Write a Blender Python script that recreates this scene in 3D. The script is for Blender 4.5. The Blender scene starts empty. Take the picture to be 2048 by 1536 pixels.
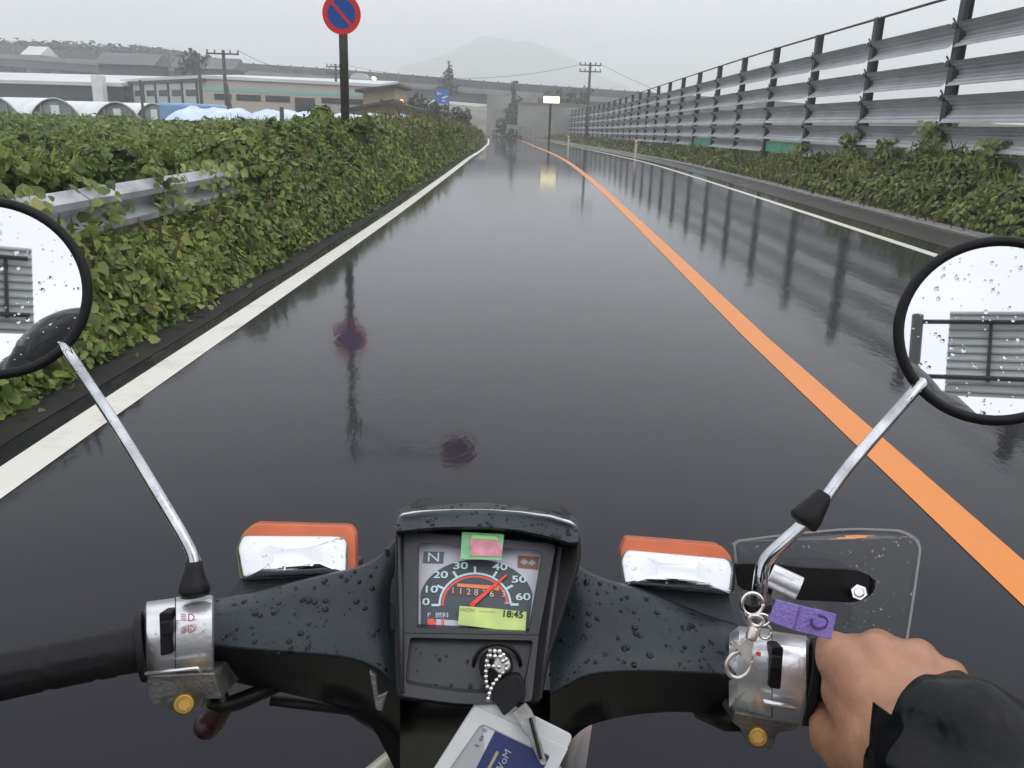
import bpy, bmesh, math, random
import numpy as np
from mathutils import Vector, Matrix, noise
random.seed(7); np.random.seed(7)
rad = math.radians
SC = bpy.context.scene
COL = SC.collection

# ------------------------------------------------------------------ camera
FPX = 1657.0
PITCH, ROLL, CAMH = rad(17.5), rad(2.0), 1.22
cF = Vector((0, math.cos(PITCH), -math.sin(PITCH)))
_R0 = Vector((1, 0, 0)); _U0 = Vector((0, math.sin(PITCH), math.cos(PITCH)))
cR = math.cos(ROLL) * _R0 + math.sin(ROLL) * _U0
cU = math.cos(ROLL) * _U0 - math.sin(ROLL) * _R0
cC = Vector((0, 0, CAMH))
cam_d = bpy.data.cameras.new("camera")
cam = bpy.data.objects.new("camera", cam_d); COL.objects.link(cam)
cam_d.sensor_width = 36; cam_d.lens = FPX / 2048 * 36
cam_d.clip_start = 0.02; cam_d.clip_end = 6000
m = Matrix((cR, cU, -cF)).transposed().to_4x4(); m.translation = cC
cam.matrix_world = m
SC.camera = cam

# ------------------------------------------------------------------ world: an overcast sky
wd = bpy.data.worlds.new("World"); SC.world = wd; wd.use_nodes = True
nt = wd.node_tree; nt.nodes.clear()
out = nt.nodes.new("ShaderNodeOutputWorld")
tc = nt.nodes.new("ShaderNodeTexCoord"); sep = nt.nodes.new("ShaderNodeSeparateXYZ")
nt.links.new(tc.outputs["Generated"], sep.inputs[0])
ramp = nt.nodes.new("ShaderNodeValToRGB")
cr = ramp.color_ramp
cr.elements[0].position = 0.0; cr.elements[0].color = (0.46, 0.475, 0.49, 1)
cr.elements[1].position = 1.0; cr.elements[1].color = (1.2, 1.21, 1.26, 1)
for p, c in ((0.03, (0.54, 0.555, 0.57)), (0.09, (0.93, 0.94, 0.975)), (0.16, (1.12, 1.135, 1.20)), (0.45, (1.10, 1.12, 1.20))):
    e = cr.elements.new(p); e.color = (*c, 1)
nt.links.new(sep.outputs[2], ramp.inputs[0])
nz = nt.nodes.new("ShaderNodeTexNoise"); nz.inputs["Scale"].default_value = 3.2; nz.inputs["Detail"].default_value = 4
mp = nt.nodes.new("ShaderNodeMapping"); mp.inputs["Scale"].default_value = (1, 1, 3.5)
nt.links.new(tc.outputs["Generated"], mp.inputs[0]); nt.links.new(mp.outputs[0], nz.inputs["Vector"])
mr = nt.nodes.new("ShaderNodeMapRange"); mr.inputs["To Min"].default_value = 0.80; mr.inputs["To Max"].default_value = 1.12
nt.links.new(nz.outputs[0], mr.inputs[0])
mul = nt.nodes.new("ShaderNodeVectorMath"); mul.operation = "SCALE"
nt.links.new(ramp.outputs[0], mul.inputs[0]); nt.links.new(mr.outputs[0], mul.inputs["Scale"])
bg1 = nt.nodes.new("ShaderNodeBackground"); nt.links.new(mul.outputs[0], bg1.inputs[0])
sky = nt.nodes.new("ShaderNodeTexSky"); sky.sky_type = "NISHITA"; sky.sun_disc = False
sky.sun_elevation = rad(48); sky.sun_rotation = rad(150)
bg2 = nt.nodes.new("ShaderNodeBackground"); bg2.inputs[1].default_value = 0.05
nt.links.new(sky.outputs[0], bg2.inputs[0])
mx = nt.nodes.new("ShaderNodeMixShader"); mx.inputs[0].default_value = 0.08
nt.links.new(bg1.outputs[0], mx.inputs[1]); nt.links.new(bg2.outputs[0], mx.inputs[2])
nt.links.new(mx.outputs[0], out.inputs[0])

sd = bpy.data.lights.new("sun", "SUN"); sd.energy = 0.5; sd.angle = rad(40); sd.color = (1, 0.97, 0.93)
sun = bpy.data.objects.new("sun", sd); COL.objects.link(sun)
sun.rotation_euler = (rad(90 - 48), 0, rad(150 - 90))
SC.view_settings.view_transform = "Standard"; SC.view_settings.look = "None"
SC.view_settings.exposure = 0.42; SC.view_settings.gamma = 1; SC.view_settings.use_curve_mapping = False
SC.cycles.max_bounces = 8; SC.cycles.transparent_max_bounces = 12; SC.cycles.volume_bounces = 4
SC.cycles.use_denoising = True

# ------------------------------------------------------------------ helpers
def ray(px, py):
    return cF + cR * ((px - 1024) / FPX) - cU * ((py - 768) / FPX)
def V(px, py, d):                       # a point seen at this pixel, d metres deep
    return cC + ray(px, py) * d
def W(px, py, y):                       # ... on the vertical plane y
    r = ray(px, py); return cC + r * (y / r.y)

def principled(name, col, rough=0.6, metal=0.0, spec=0.5, var=0.0, vscale=4.0, bump=0.0, bscale=60.0,
               coat=0.0, coat_rough=0.1, emit=None, emit_s=0.0, trans=0.0, ior=1.45, attr=None, dark=None):
    mt = bpy.data.materials.new(name); mt.use_nodes = True
    n = mt.node_tree; b = n.nodes["Principled BSDF"]
    b.inputs["Base Color"].default_value = (*col, 1); b.inputs["Roughness"].default_value = rough
    b.inputs["Metallic"].default_value = metal; b.inputs["Specular IOR Level"].default_value = spec
    b.inputs["Coat Weight"].default_value = coat; b.inputs["Coat Roughness"].default_value = coat_rough
    b.inputs["Transmission Weight"].default_value = trans; b.inputs["IOR"].default_value = ior
    if emit:
        b.inputs["Emission Color"].default_value = (*emit, 1); b.inputs["Emission Strength"].default_value = emit_s
    t = n.nodes.new("ShaderNodeTexCoord")
    if var or attr:
        q = n.nodes.new("ShaderNodeTexNoise"); q.inputs["Scale"].default_value = vscale; q.inputs["Detail"].default_value = 5
        n.links.new(t.outputs["Object"], q.inputs["Vector"])
        mixc = n.nodes.new("ShaderNodeMix"); mixc.data_type = "RGBA"
        c2 = dark if dark else tuple(max(0, x * (1 - var)) for x in col)
        mixc.inputs[6].default_value = (*c2, 1); mixc.inputs[7].default_value = (*[min(1, x * (1 + (var if not dark else 0))) for x in col], 1)
        r = n.nodes.new("ShaderNodeMapRange"); r.inputs[1].default_value = 0.3; r.inputs[2].default_value = 0.7
        n.links.new(q.outputs[0], r.inputs[0]); n.links.new(r.outputs[0], mixc.inputs[0])
        n.links.new(mixc.outputs[2], b.inputs["Base Color"])
    if bump:
        q2 = n.nodes.new("ShaderNodeTexNoise"); q2.inputs["Scale"].default_value = bscale; q2.inputs["Detail"].default_value = 4
        n.links.new(t.outputs["Object"], q2.inputs["Vector"])
        bp = n.nodes.new("ShaderNodeBump"); bp.inputs["Strength"].default_value = bump; bp.inputs["Distance"].default_value = 0.01
        n.links.new(q2.outputs[0], bp.inputs["Height"]); n.links.new(bp.outputs[0], b.inputs["Normal"])
    return mt

def leaf_mat(name, stops, rough=0.45, clump=0.6):
    """foliage: every leaf has its own value 'v' (0..1) run through colour stops, plus slow clumps of tint"""
    mt = bpy.data.materials.new(name); mt.use_nodes = True
    n = mt.node_tree; b = n.nodes["Principled BSDF"]; b.inputs["Roughness"].default_value = rough
    b.inputs["Specular IOR Level"].default_value = 0.35
    a = n.nodes.new("ShaderNodeAttribute"); a.attribute_name = "v"
    t = n.nodes.new("ShaderNodeTexCoord"); q = n.nodes.new("ShaderNodeTexNoise"); q.inputs["Scale"].default_value = clump; q.inputs["Detail"].default_value = 3
    n.links.new(t.outputs["Object"], q.inputs["Vector"])
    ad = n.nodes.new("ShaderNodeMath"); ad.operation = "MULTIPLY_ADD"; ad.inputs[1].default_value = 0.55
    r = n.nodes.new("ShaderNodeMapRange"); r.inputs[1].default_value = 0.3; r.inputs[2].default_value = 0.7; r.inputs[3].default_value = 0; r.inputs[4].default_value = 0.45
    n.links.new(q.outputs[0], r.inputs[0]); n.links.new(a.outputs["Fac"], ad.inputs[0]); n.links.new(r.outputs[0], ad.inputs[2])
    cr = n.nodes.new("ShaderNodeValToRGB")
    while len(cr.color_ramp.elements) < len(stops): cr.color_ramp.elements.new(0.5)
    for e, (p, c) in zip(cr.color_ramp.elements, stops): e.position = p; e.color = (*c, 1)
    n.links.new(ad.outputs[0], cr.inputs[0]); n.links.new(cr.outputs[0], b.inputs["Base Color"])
    tr = n.nodes.new("ShaderNodeBsdfTranslucent"); n.links.new(cr.outputs[0], tr.inputs[0])
    mx = n.nodes.new("ShaderNodeMixShader"); mx.inputs[0].default_value = 0.22
    o = n.nodes["Material Output"]
    n.links.new(b.outputs[0], mx.inputs[1]); n.links.new(tr.outputs[0], mx.inputs[2]); n.links.new(mx.outputs[0], o.inputs[0])
    return mt

class MB:
    def __init__(s): s.v = []; s.f = []; s.mi = []; s.cur = 0
    def add(s, vs, fs):
        b = len(s.v); s.v += [tuple(x) for x in vs]; s.f += [tuple(b + i for i in f) for f in fs]; s.mi += [s.cur] * len(fs); return s
    def box(s, c, size, rz=0.0, rot=None):
        hx, hy, hz = size[0] / 2, size[1] / 2, size[2] / 2
        M = rot if rot is not None else Matrix.Rotation(rz, 3, "Z")
        vs = [Vector(c) + M @ Vector((x, y, z)) for x in (-hx, hx) for y in (-hy, hy) for z in (-hz, hz)]
        return s.add(vs, [(0, 1, 3, 2), (4, 6, 7, 5), (0, 4, 5, 1), (2, 3, 7, 6), (0, 2, 6, 4), (1, 5, 7, 3)])
    def tube(s, pts, r, n=12, cap=True):
        pts = [Vector(p) for p in pts]
        rs = r if isinstance(r, (list, tuple)) else [r] * len(pts)
        b = len(s.v); u = None; rings = []
        for i, p in enumerate(pts):
            t = (pts[min(i + 1, len(pts) - 1)] - pts[max(i - 1, 0)]).normalized()
            if u is None: u = t.orthogonal().normalized()
            u = (u - t * u.dot(t)).normalized(); w = t.cross(u)
            rings.append([p + (u * math.cos(2 * math.pi * k / n) + w * math.sin(2 * math.pi * k / n)) * rs[i] for k in range(n)])
        vs = [q for rg in rings for q in rg]; fs = []
        for i in range(len(pts) - 1):
            for k in range(n):
                a = i * n + k; c = i * n + (k + 1) % n; fs.append((a, c, c + n, a + n))
        if cap: fs.append(tuple(range(n))[::-1]); fs.append(tuple((len(pts) - 1) * n + k for k in range(n)))
        return s.add(vs, fs)
    def ball(s, c, r, nu=10, nv=6, sc=(1, 1, 1), rot=None):
        vs = []; fs = []; c = Vector(c)
        for j in range(nv + 1):
            th = math.pi * j / nv
            for i in range(nu):
                ph = 2 * math.pi * i / nu
                q = Vector((math.sin(th) * math.cos(ph) * sc[0], math.sin(th) * math.sin(ph) * sc[1], math.cos(th) * sc[2])) * r
                vs.append(c + (rot @ q if rot is not None else q))
        for j in range(nv):
            for i in range(nu):
                a = j * nu + i; b = j * nu + (i + 1) % nu; fs.append((a, a + nu, b + nu, b))
        return s.add(vs, fs)
    def loft(s, secs, closed=True, cap=True):
        n = len(secs[0]); vs = [q for sec in secs for q in sec]; fs = []
        for i in range(len(secs) - 1):
            for k in range(n if closed else n - 1):
                a = i * n + k; c = i * n + (k + 1) % n; fs.append((a, c, c + n, a + n))
        if cap and closed: fs.append(tuple(range(n))); fs.append(tuple((len(secs) - 1) * n + k for k in range(n))[::-1])
        return s.add(vs, fs)
    def prism(s, poly, vec):            # poly: world points, extruded by vec
        n = len(poly); poly = [Vector(p) for p in poly]; vec = Vector(vec)
        vs = poly + [p + vec for p in poly]
        fs = [tuple(range(n)), tuple(range(n, 2 * n))[::-1]] + [(k, k + n, (k + 1) % n + n, (k + 1) % n) for k in range(n)]
        return s.add(vs, fs)
    def build(s, name, mats, parent=None, smooth=False, bevel=0.0, seg=2, sub=0, fixn=True, auto=None):
        me = bpy.data.meshes.new(name); me.from_pydata(s.v, [], s.f)
        if not isinstance(mats, (list, tuple)): mats = [mats]
        for q in mats: me.materials.append(q)
        if len(mats) > 1: me.polygons.foreach_set("material_index", s.mi)
        if fixn:
            bm = bmesh.new(); bm.from_mesh(me); bmesh.ops.recalc_face_normals(bm, faces=bm.faces); bm.to_mesh(me); bm.free()
        if smooth: me.polygons.foreach_set("use_smooth", [True] * len(me.polygons))
        me.update()
        o = bpy.data.objects.new(name, me); COL.objects.link(o)
        if parent is not None:
            o.parent = parent
            if parent.type == "EMPTY": o.matrix_parent_inverse = Matrix.Translation(-parent.location)
        if bevel:
            q = o.modifiers.new("b", "BEVEL"); q.width = bevel; q.segments = seg; q.limit_method = "ANGLE"; q.angle_limit = rad(35)
            me.polygons.foreach_set("use_smooth", [True] * len(me.polygons))
        if sub:
            q = o.modifiers.new("s", "SUBSURF"); q.levels = sub; q.render_levels = sub
        if bevel or auto:
            w = o.modifiers.new("w", "WEIGHTED_NORMAL"); w.keep_sharp = True
        return o

def tag(o, label=None, cat=None, group=None, kind=None):
    if label: o["label"] = label
    if cat: o["category"] = cat
    if group: o["group"] = group
    if kind: o["kind"] = kind
    return o
def thing(name, label, cat, loc=(0, 0, 0), group=None):
    o = bpy.data.objects.new(name, None); COL.objects.link(o); o.location = loc; o.empty_display_size = 0.1
    return tag(o, label, cat, group)

def lerp_tab(tab, y):
    if y <= tab[0][0]: return tab[0][1]
    for (a, b), (c, d) in zip(tab, tab[1:]):
        if y <= c:
            t = (y - a) / (c - a); return b + (d - b) * t
    a, b = tab[-2], tab[-1]; return b[1] + (b[1] - a[1]) / (b[0] - a[0]) * (y - b[0])
def smooth_tab(tab, y):                 # slightly rounded interpolation
    return (lerp_tab(tab, y - 3) + lerp_tab(tab, y) * 2 + lerp_tab(tab, y + 3)) / 4 if y > 8 else lerp_tab(tab, y)

ZT = [(-200, 0), (30, 0), (50, -.18), (77, -.45), (117, -.75), (170, -1.0), (400, -1.0)]
LT = [(-200, -1.74), (3, -1.72), (11, -1.66), (22, -1.70), (40, -1.85), (50, -2.05), (62, -2.3), (77, -2.85), (95, -3.5), (117, -5.0), (140, -7.6), (170, -12.5), (230, -28)]
OT = [(-200, 1.5), (5, 1.5), (11, 1.6), (17, 1.68), (24, 1.7), (34, 1.6), (42, 1.45), (50, 1.2), (62, .9), (77, .55), (95, -.1), (117, -1.5), (140, -4.2), (170, -9.1), (230, -24.6)]
RT = [(-200, 4.45), (3, 4.45), (13, 4.6), (24, 4.68), (36, 4.6), (50, 4.3), (62, 4.0), (77, 3.6), (95, 2.9), (117, 1.6), (140, -1.0), (170, -5.8), (230, -21)]
gz = lambda y: smooth_tab(ZT, y)
xl = lambda y: smooth_tab(LT, y)
xo = lambda y: smooth_tab(OT, y)
xr = lambda y: smooth_tab(RT, y)
YS = [-60, -40, -25, -12, -5] + [i * 1.0 for i in range(0, 60)] + [60 + 2.5 * i for i in range(0, 45)] + [180, 200, 225]

def strip(name, fa, fb, dz, mat, y0=-60, y1=225, wob=0.0):
    mb = MB(); ys = [y for y in YS if y0 <= y <= y1]
    vs = []
    for i, y in enumerate(ys):
        e = noise.noise(Vector((0, y * 1.7, 3))) * wob; e2 = noise.noise(Vector((9, y * 1.9, 3))) * wob
        vs += [(fa(y) + e, y, gz(y) + dz), (fb(y) + e2, y, gz(y) + dz)]
    mb.add(vs, [(2 * i, 2 * i + 1, 2 * i + 3, 2 * i + 2) for i in range(len(ys) - 1)])
    return tag(mb.build(name, mat, smooth=True), kind="structure")

# ------------------------------------------------------------------ materials of the setting
def wet_asphalt(name, base, rmin, rmax, scale=1.0):
    mt = bpy.data.materials.new(name); mt.use_nodes = True
    n = mt.node_tree; b = n.nodes["Principled BSDF"]; L = n.links.new
    t = n.nodes.new("ShaderNodeTexCoord")
    def nz(sc, det=4, st=(1, 1, 1)):
        mp = n.nodes.new("ShaderNodeMapping"); mp.inputs["Scale"].default_value = st; L(t.outputs["Object"], mp.inputs[0])
        q = n.nodes.new("ShaderNodeTexNoise"); q.inputs["Scale"].default_value = sc; q.inputs["Detail"].default_value = det; L(mp.outputs[0], q.inputs["Vector"]); return q
    big = nz(0.45 * scale, 4, (1, .25, 1)); fine = nz(140, 3); mid = nz(9, 4, (1, .35, 1))
    mc = n.nodes.new("ShaderNodeMix"); mc.data_type = "RGBA"
    mc.inputs[6].default_value = (*[x * .7 for x in base], 1); mc.inputs[7].default_value = (*[x * 1.35 for x in base], 1)
    L(fine.outputs[0], mc.inputs[0]); L(mc.outputs[2], b.inputs["Base Color"])
    b.inputs["Roughness"].default_value = 0.6; b.inputs["Specular IOR Level"].default_value = 0.05
    b.inputs["Coat Weight"].default_value = 1.0; b.inputs["Coat IOR"].default_value = 1.195
    mr = n.nodes.new("ShaderNodeMapRange"); mr.inputs[1].default_value = .35; mr.inputs[2].default_value = .68; mr.inputs[3].default_value = rmin; mr.inputs[4].default_value = rmax
    L(big.outputs[0], mr.inputs[0]); L(mr.outputs[0], b.inputs["Coat Roughness"])
    bp = n.nodes.new("ShaderNodeBump"); bp.inputs["Strength"].default_value = 0.24; bp.inputs["Distance"].default_value = 0.004
    mid2 = nz(38, 3, (1, .6, 1)); hm = n.nodes.new("ShaderNodeMath"); hm.operation = "MULTIPLY_ADD"; hm.inputs[1].default_value = .35
    L(mid2.outputs[0], hm.inputs[0]); L(mid.outputs[0], hm.inputs[2]); L(hm.outputs[0], bp.inputs["Height"])
    bp2 = n.nodes.new("ShaderNodeBump"); bp2.inputs["Strength"].default_value = 0.25; bp2.inputs["Distance"].default_value = 0.002
    L(fine.outputs[0], bp2.inputs["Height"]); L(bp2.outputs[0], b.inputs["Normal"]); L(bp.outputs[0], b.inputs["Coat Normal"])
    return mt
M_road = wet_asphalt("wet asphalt", (.0118, .0118, .0160), .04, .085)
M_shoulder = wet_asphalt("worn wet asphalt", (.034, .029, .026), .25, .42)
def paint(name, col, wear=(.25, .24, .22)):
    mt = wet_asphalt(name, col, .18, .32); n = mt.node_tree; b = n.nodes["Principled BSDF"]
    t = n.nodes.new("ShaderNodeTexCoord"); q = n.nodes.new("ShaderNodeTexNoise"); q.inputs["Scale"].default_value = 3.2; q.inputs["Detail"].default_value = 8; q.inputs["Roughness"].default_value = .7
    n.links.new(t.outputs["Object"], q.inputs["Vector"])
    r = n.nodes.new("ShaderNodeMapRange"); r.inputs[1].default_value = .53; r.inputs[2].default_value = .74; r.inputs[4].default_value = .7; n.links.new(q.outputs[0], r.inputs[0])
    m2 = n.nodes.new("ShaderNodeMix"); m2.data_type = "RGBA"; m2.inputs[6].default_value = (*col, 1); m2.inputs[7].default_value = (*wear, 1)
    n.links.new(r.outputs[0], m2.inputs[0]); n.links.new(m2.outputs[2], b.inputs["Base Color"]); b.inputs["Coat Weight"].default_value = .6
    return mt
M_white = paint("white road paint", (.72, .70, .64), (.45, .42, .38))
M_orange = paint("orange road paint", (.70, .25, .065), (.56, .22, .08))
M_conc = principled("wet concrete", (.17, .165, .155), .55, var=.35, vscale=2.5, bump=.3, bscale=30)
M_conc2 = principled("pale concrete", (.27, .265, .245), .8, var=.22, vscale=.35, bump=.2, bscale=6)
M_soil = principled("soil and dead leaves", (.014, .014, .010), .9, var=.5, vscale=3, bump=.6, bscale=12)
M_under = principled("dark undergrowth", (.022, .035, .010), .9, var=.5, vscale=2.2, bump=.8, bscale=9)
M_field = principled("far field green", (.060, .090, .030), .9, var=.4, vscale=.15, bump=.5, bscale=2)
M_steel = principled("dark galvanised steel", (.030, .031, .033), .45, metal=.3, var=.3, vscale=3)
M_panel = principled("grey louvre sheet", (.42, .43, .45), .40, metal=.15, var=.16, vscale=1.2)
M_green = principled("green acrylic sheet", (.10, .42, .27), .3, var=.15, vscale=3)
M_rail = principled("galvanised guard rail", (.42, .43, .45), .38, metal=.55, var=.25, vscale=5)
M_pole = principled("utility pole concrete", (.075, .072, .068), .8, var=.2)
M_wall = principled("beige cladding", (.46, .42, .37), .7, var=.08, vscale=.3)
M_wallw = principled("pale cladding", (.50, .51, .50), .6, var=.10, vscale=.3)
M_roof = principled("pale metal roof", (.60, .62, .63), .45, var=.1, vscale=.2)
M_teal = principled("teal band", (.25, .48, .42), .6)
M_win = principled("dark window glass", (.045, .047, .05), .25, var=.3, vscale=1)
M_dark = principled("dark timber", (.05, .045, .042), .8, var=.3)
M_tan = principled("tan board wall", (.40, .33, .22), .8, var=.12, vscale=2)
M_film = principled("greenhouse film", (.72, .74, .75), .35, var=.15, vscale=.8, bump=.4, bscale=2)
M_film2 = principled("greenhouse end film", (.24, .27, .24), .4, var=.35, vscale=.9, bump=.4, bscale=2)
M_tarp = principled("pale blue sheet", (.55, .66, .80), .35, var=.16, vscale=.9, bump=.5, bscale=1.6)
M_blue2 = principled("blue tarpaulin", (.22, .36, .60), .5, var=.15, vscale=1)
M_hwy = principled("grey noise barrier", (.07, .075, .08), .7, var=.15, vscale=.3)
M_girder = principled("painted girder", (.10, .11, .12), .6, var=.2, vscale=.3)
M_bark = principled("bark", (.05, .04, .03), .9, var=.4, vscale=6, bump=.6, bscale=20)
M_leafN = leaf_mat("vine leaves", [(0.0, (.014, .026, .006)), (.24, (.055, .088, .020)), (.46, (.14, .19, .045)), (.72, (.27, .31, .085)), (1.0, (.42, .40, .14))], clump=1.1)
M_leafY = leaf_mat("weed leaves", [(0.0, (.05, .08, .015)), (.4, (.13, .18, .035)), (.75, (.24, .29, .06)), (1.0, (.36, .34, .10))], rough=.55, clump=.8)
M_leafD = leaf_mat("dry stems and seed heads", [(0.0, (.03, .03, .010)), (.5, (.10, .095, .035)), (.8, (.17, .12, .055)), (1.0, (.20, .085, .045))], rough=.7)
M_leafT = leaf_mat("tree leaves", [(0.0, (.012, .024, .008)), (.5, (.036, .062, .018)), (1.0, (.08, .12, .035))], clump=.3)
M_leafF = leaf_mat("far wood leaves", [(0.0, (.010, .018, .008)), (.5, (.024, .036, .016)), (1.0, (.05, .066, .028))], clump=.06)

# ------------------------------------------------------------------ ground, road, lines
def ground():
    xs = [-600, -400, -250, -150, -100, -70, -50, -35, -25, -18, -12, -8, -5, -3.4, -2.5, 0, 3, 5.6, 7, 9, 12, 18, 30, 50, 80, 130, 250, 400, 600]
    ys = [-120, -60, -30, -10] + list(range(0, 160, 5)) + [170, 200, 240, 300, 400, 600, 900, 1400, 1865]
    vs = []
    for y in ys:
        for x in xs:
            z = gz(y) - 0.06
            vs.append((x + (xl(y) + 1.7 if 0 < y < 200 and abs(x) < 12 else 0), y, z))
    nx = len(xs)
    fs = [(j * nx + i, j * nx + i + 1, (j + 1) * nx + i + 1, (j + 1) * nx + i) for j in range(len(ys) - 1) for i in range(nx - 1)]
    return tag(MB().add(vs, fs).build("ground", M_field, smooth=True), kind="structure")
ground()
strip("road", lambda y: xl(y) - .32, lambda y: xr(y) + .55, 0, M_road)
strip("road_marking", lambda y: xl(y) - .075, lambda y: xl(y) + .075, .0025, M_white)
strip("road_marking", lambda y: xo(y) - .075, lambda y: xo(y) + .075, .0025, M_orange)
strip("road_marking", lambda y: xr(y) - .07, lambda y: xr(y) + .07, .0025, M_white)
strip("road_shoulder", lambda y: xr(y) + .45, lambda y: xr(y) + 1.3, .003, M_shoulder, wob=.05)
strip("verge", lambda y: xl(y) - 1.3, lambda y: xl(y) - .17, .003, M_soil, wob=.07)
mb = MB(); ys = [y for y in YS if -20 <= y <= 170]; secs = []
for y in ys:
    x0 = xr(y) + 1.25; z = gz(y); j = noise.noise(Vector((2, y * 2.1, 1))) * .05
    secs.append([Vector((x0 + j, y, z - .05)), Vector((x0 + j, y, z + .035)), Vector((x0 + .04 + j, y, z + .05)), Vector((x0 + .26 + 2 * j, y, z + .05)), Vector((x0 + .34, y, z - .05))])
mb.loft(secs)
tag(mb.build("kerb", M_conc), kind="structure")

# ------------------------------------------------------------------ foliage made of single leaves
TPL = np.array([(0, 0, 0), (.42, .22, .06), (.36, .66, .02), (0, 1.05, -.14), (-.36, .66, .02), (-.42, .22, .06)], dtype=float)
def leaves(P, N, size, vals, name, mat, parent=None, blade=1.0):
    """P,N (n,3) positions and leaf normals; one folded six-cornered leaf each"""
    n = len(P); P = np.asarray(P, float); N = np.asarray(N, float)
    N /= np.linalg.norm(N, axis=1)[:, None] + 1e-9
    A = np.random.normal(size=(n, 3)); A -= N * (A * N).sum(1)[:, None]; A /= np.linalg.norm(A, axis=1)[:, None] + 1e-9
    B = np.cross(N, A); s = np.asarray(size, float).reshape(-1, 1, 1) * np.ones((n, 1, 1))
    T = TPL - np.array((0, .5, 0))
    X = (B[:, None, :] * (T[None, :, 0:1] * blade) + A[:, None, :] * T[None, :, 1:2] + N[:, None, :] * T[None, :, 2:3]) * s + P[:, None, :]
    me = bpy.data.meshes.new(name); me.vertices.add(n * 6); me.vertices.foreach_set("co", X.reshape(-1))
    base = (np.arange(n) * 6)[:, None]
    q = np.concatenate([base + np.array([[0, 1, 2, 3]]), base + np.array([[0, 3, 4, 5]])], 1).reshape(-1)
    me.loops.add(n * 8); me.loops.foreach_set("vertex_index", q.astype(np.int32))
    me.polygons.add(n * 2); me.polygons.foreach_set("loop_start", (np.arange(n * 2) * 4).astype(np.int32))
    at = me.attributes.new("v", "FLOAT", "POINT"); at.data.foreach_set("value", np.repeat(np.asarray(vals, float), 6))
    me.materials.append(mat); me.update(calc_edges=True); me.validate()
    o = bpy.data.objects.new(name, me); COL.objects.link(o)
    if parent is not None:
        o.parent = parent
        if parent.type == "EMPTY": o.matrix_parent_inverse = Matrix.Translation(-parent.location)
    return o
def fnoise(x, y, s, k=0): return noise.fractal(Vector((x * s, y * s, k)), 1.0, 2.0, 4)

def hedge_left(x, y):
    """height of the vine bank left of the road: a ragged mound over the rail, lower weeds behind it"""
    t = (xl(y) - .36) - x
    if t < 0: return 0
    g = max(0, min(1, (y - 7) / 4))
    top = .86 + .22 * g + .20 * fnoise(x, y, .45, 2) + .17 * fnoise(x, y, 1.5, 5) + .13 * fnoise(x, y, 4, 8) - .40 * max(0, fnoise(x, y, .9, 31) - .22)
    top -= (.44 + .12 * fnoise(x, y, .3, 40)) * max(0, min(1, (t - 1.1) / 1.3)) * max(0, min(1, (34 - y) / 14))
    if y > 45: top -= .25 * min(1, (y - 45) / 30)
    edge = .9 + .7 * fnoise(0, y, .6, 4)
    if t < edge: k = t / edge; h = top * (k ** .62)
    else: h = top - min(.3, (t - edge) * .03)
    if 4.3 < y < 8.2 and .4 < t < 1.15:
        u = min(1, min(y - 4.3, 8.2 - y) / .4); h = h * (1 - u) + min(h, .36) * u
    if 13.4 < y < 15.2 and .45 < t < 1.05: h = min(h, .45)
    return max(h, 0)
def hedge_right(x, y):
    t = x - (xr(y) + 1.62)
    if t < 0: return 0
    top = .30 + .30 * fnoise(x, y, .5, 12) + .2 * fnoise(x, y, 1.6, 15)
    if y < 26: top += .42 * (1 - max(0, y - 14) / 12 if y > 14 else 1)
    e = .7
    return max(0.02, top * (min(1, t / e) ** .6))
def bank(name, hf, x0f, xs, ys, drop, mat):
    vs = []; 
    for y in ys:
        for x in xs:
            X = x0f(y) + x; vs.append((X, y, gz(y) + hf(X, y) - drop))
    nx = len(xs)
    fs = [(j * nx + i, j * nx + i + 1, (j + 1) * nx + i + 1, (j + 1) * nx + i) for j in range(len(ys) - 1) for i in range(nx - 1)]
    return MB().add(vs, fs).build(name, mat, smooth=True)
ysb = list(np.concatenate([np.arange(-4, 16, .25), np.arange(16, 50, .6), np.arange(50, 150, 3)]))
xb = [0, -.12, -.25, -.4, -.55, -.7, -.85, -1.0, -1.2, -1.5, -2, -2.6, -3.4, -4.5, -6, -8, -11, -15, -20, -26]
tag(bank("undergrowth", hedge_left, lambda y: xl(y) - .42, xb, ysb, .17, M_under), kind="structure")
xb2 = [0, .12, .25, .4, .6, .9, 1.3, 1.8, 2.4, 3.2, 4.5, 7, 12]
tag(bank("undergrowth", hedge_right, lambda y: xr(y) + 1.66, xb2, ysb, .12, M_under), kind="structure")

def scatter(hf, x0f, sgn, y0, y1, wid, dens, size, lift=.03, edge_bias=2.2, hang=True):
    n = int((y1 - y0) * wid * dens); P = []; N = []; S = []; Vv = []
    for _ in range(n):
        y = random.uniform(y0, y1); t = wid * random.random() ** edge_bias
        x = x0f(y) + sgn * t
        h = hf(x, y); e = .08
        gx = (hf(x + e, y) - hf(x - e, y)) / (2 * e); gy = (hf(x, y + e) - hf(x, y - e)) / (2 * e)
        nn = Vector((-gx, -gy, 1)).normalized()
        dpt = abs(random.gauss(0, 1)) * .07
        p = Vector((x, y, gz(y) + h)) - nn * (dpt - lift)
        if sgn < 0 and 4.4 < y < 8.1 and -3.05 < x < -2.3 and random.random() < .52 and p.z > .36: continue
        P.append(p)
        N.append(nn * 1.0 + Vector((random.gauss(0, .5), random.gauss(0, .5), random.gauss(0, .5)))); S.append(size * random.uniform(.6, 1.35))
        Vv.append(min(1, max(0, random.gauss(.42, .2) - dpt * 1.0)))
    return P, N, S, Vv
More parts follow.
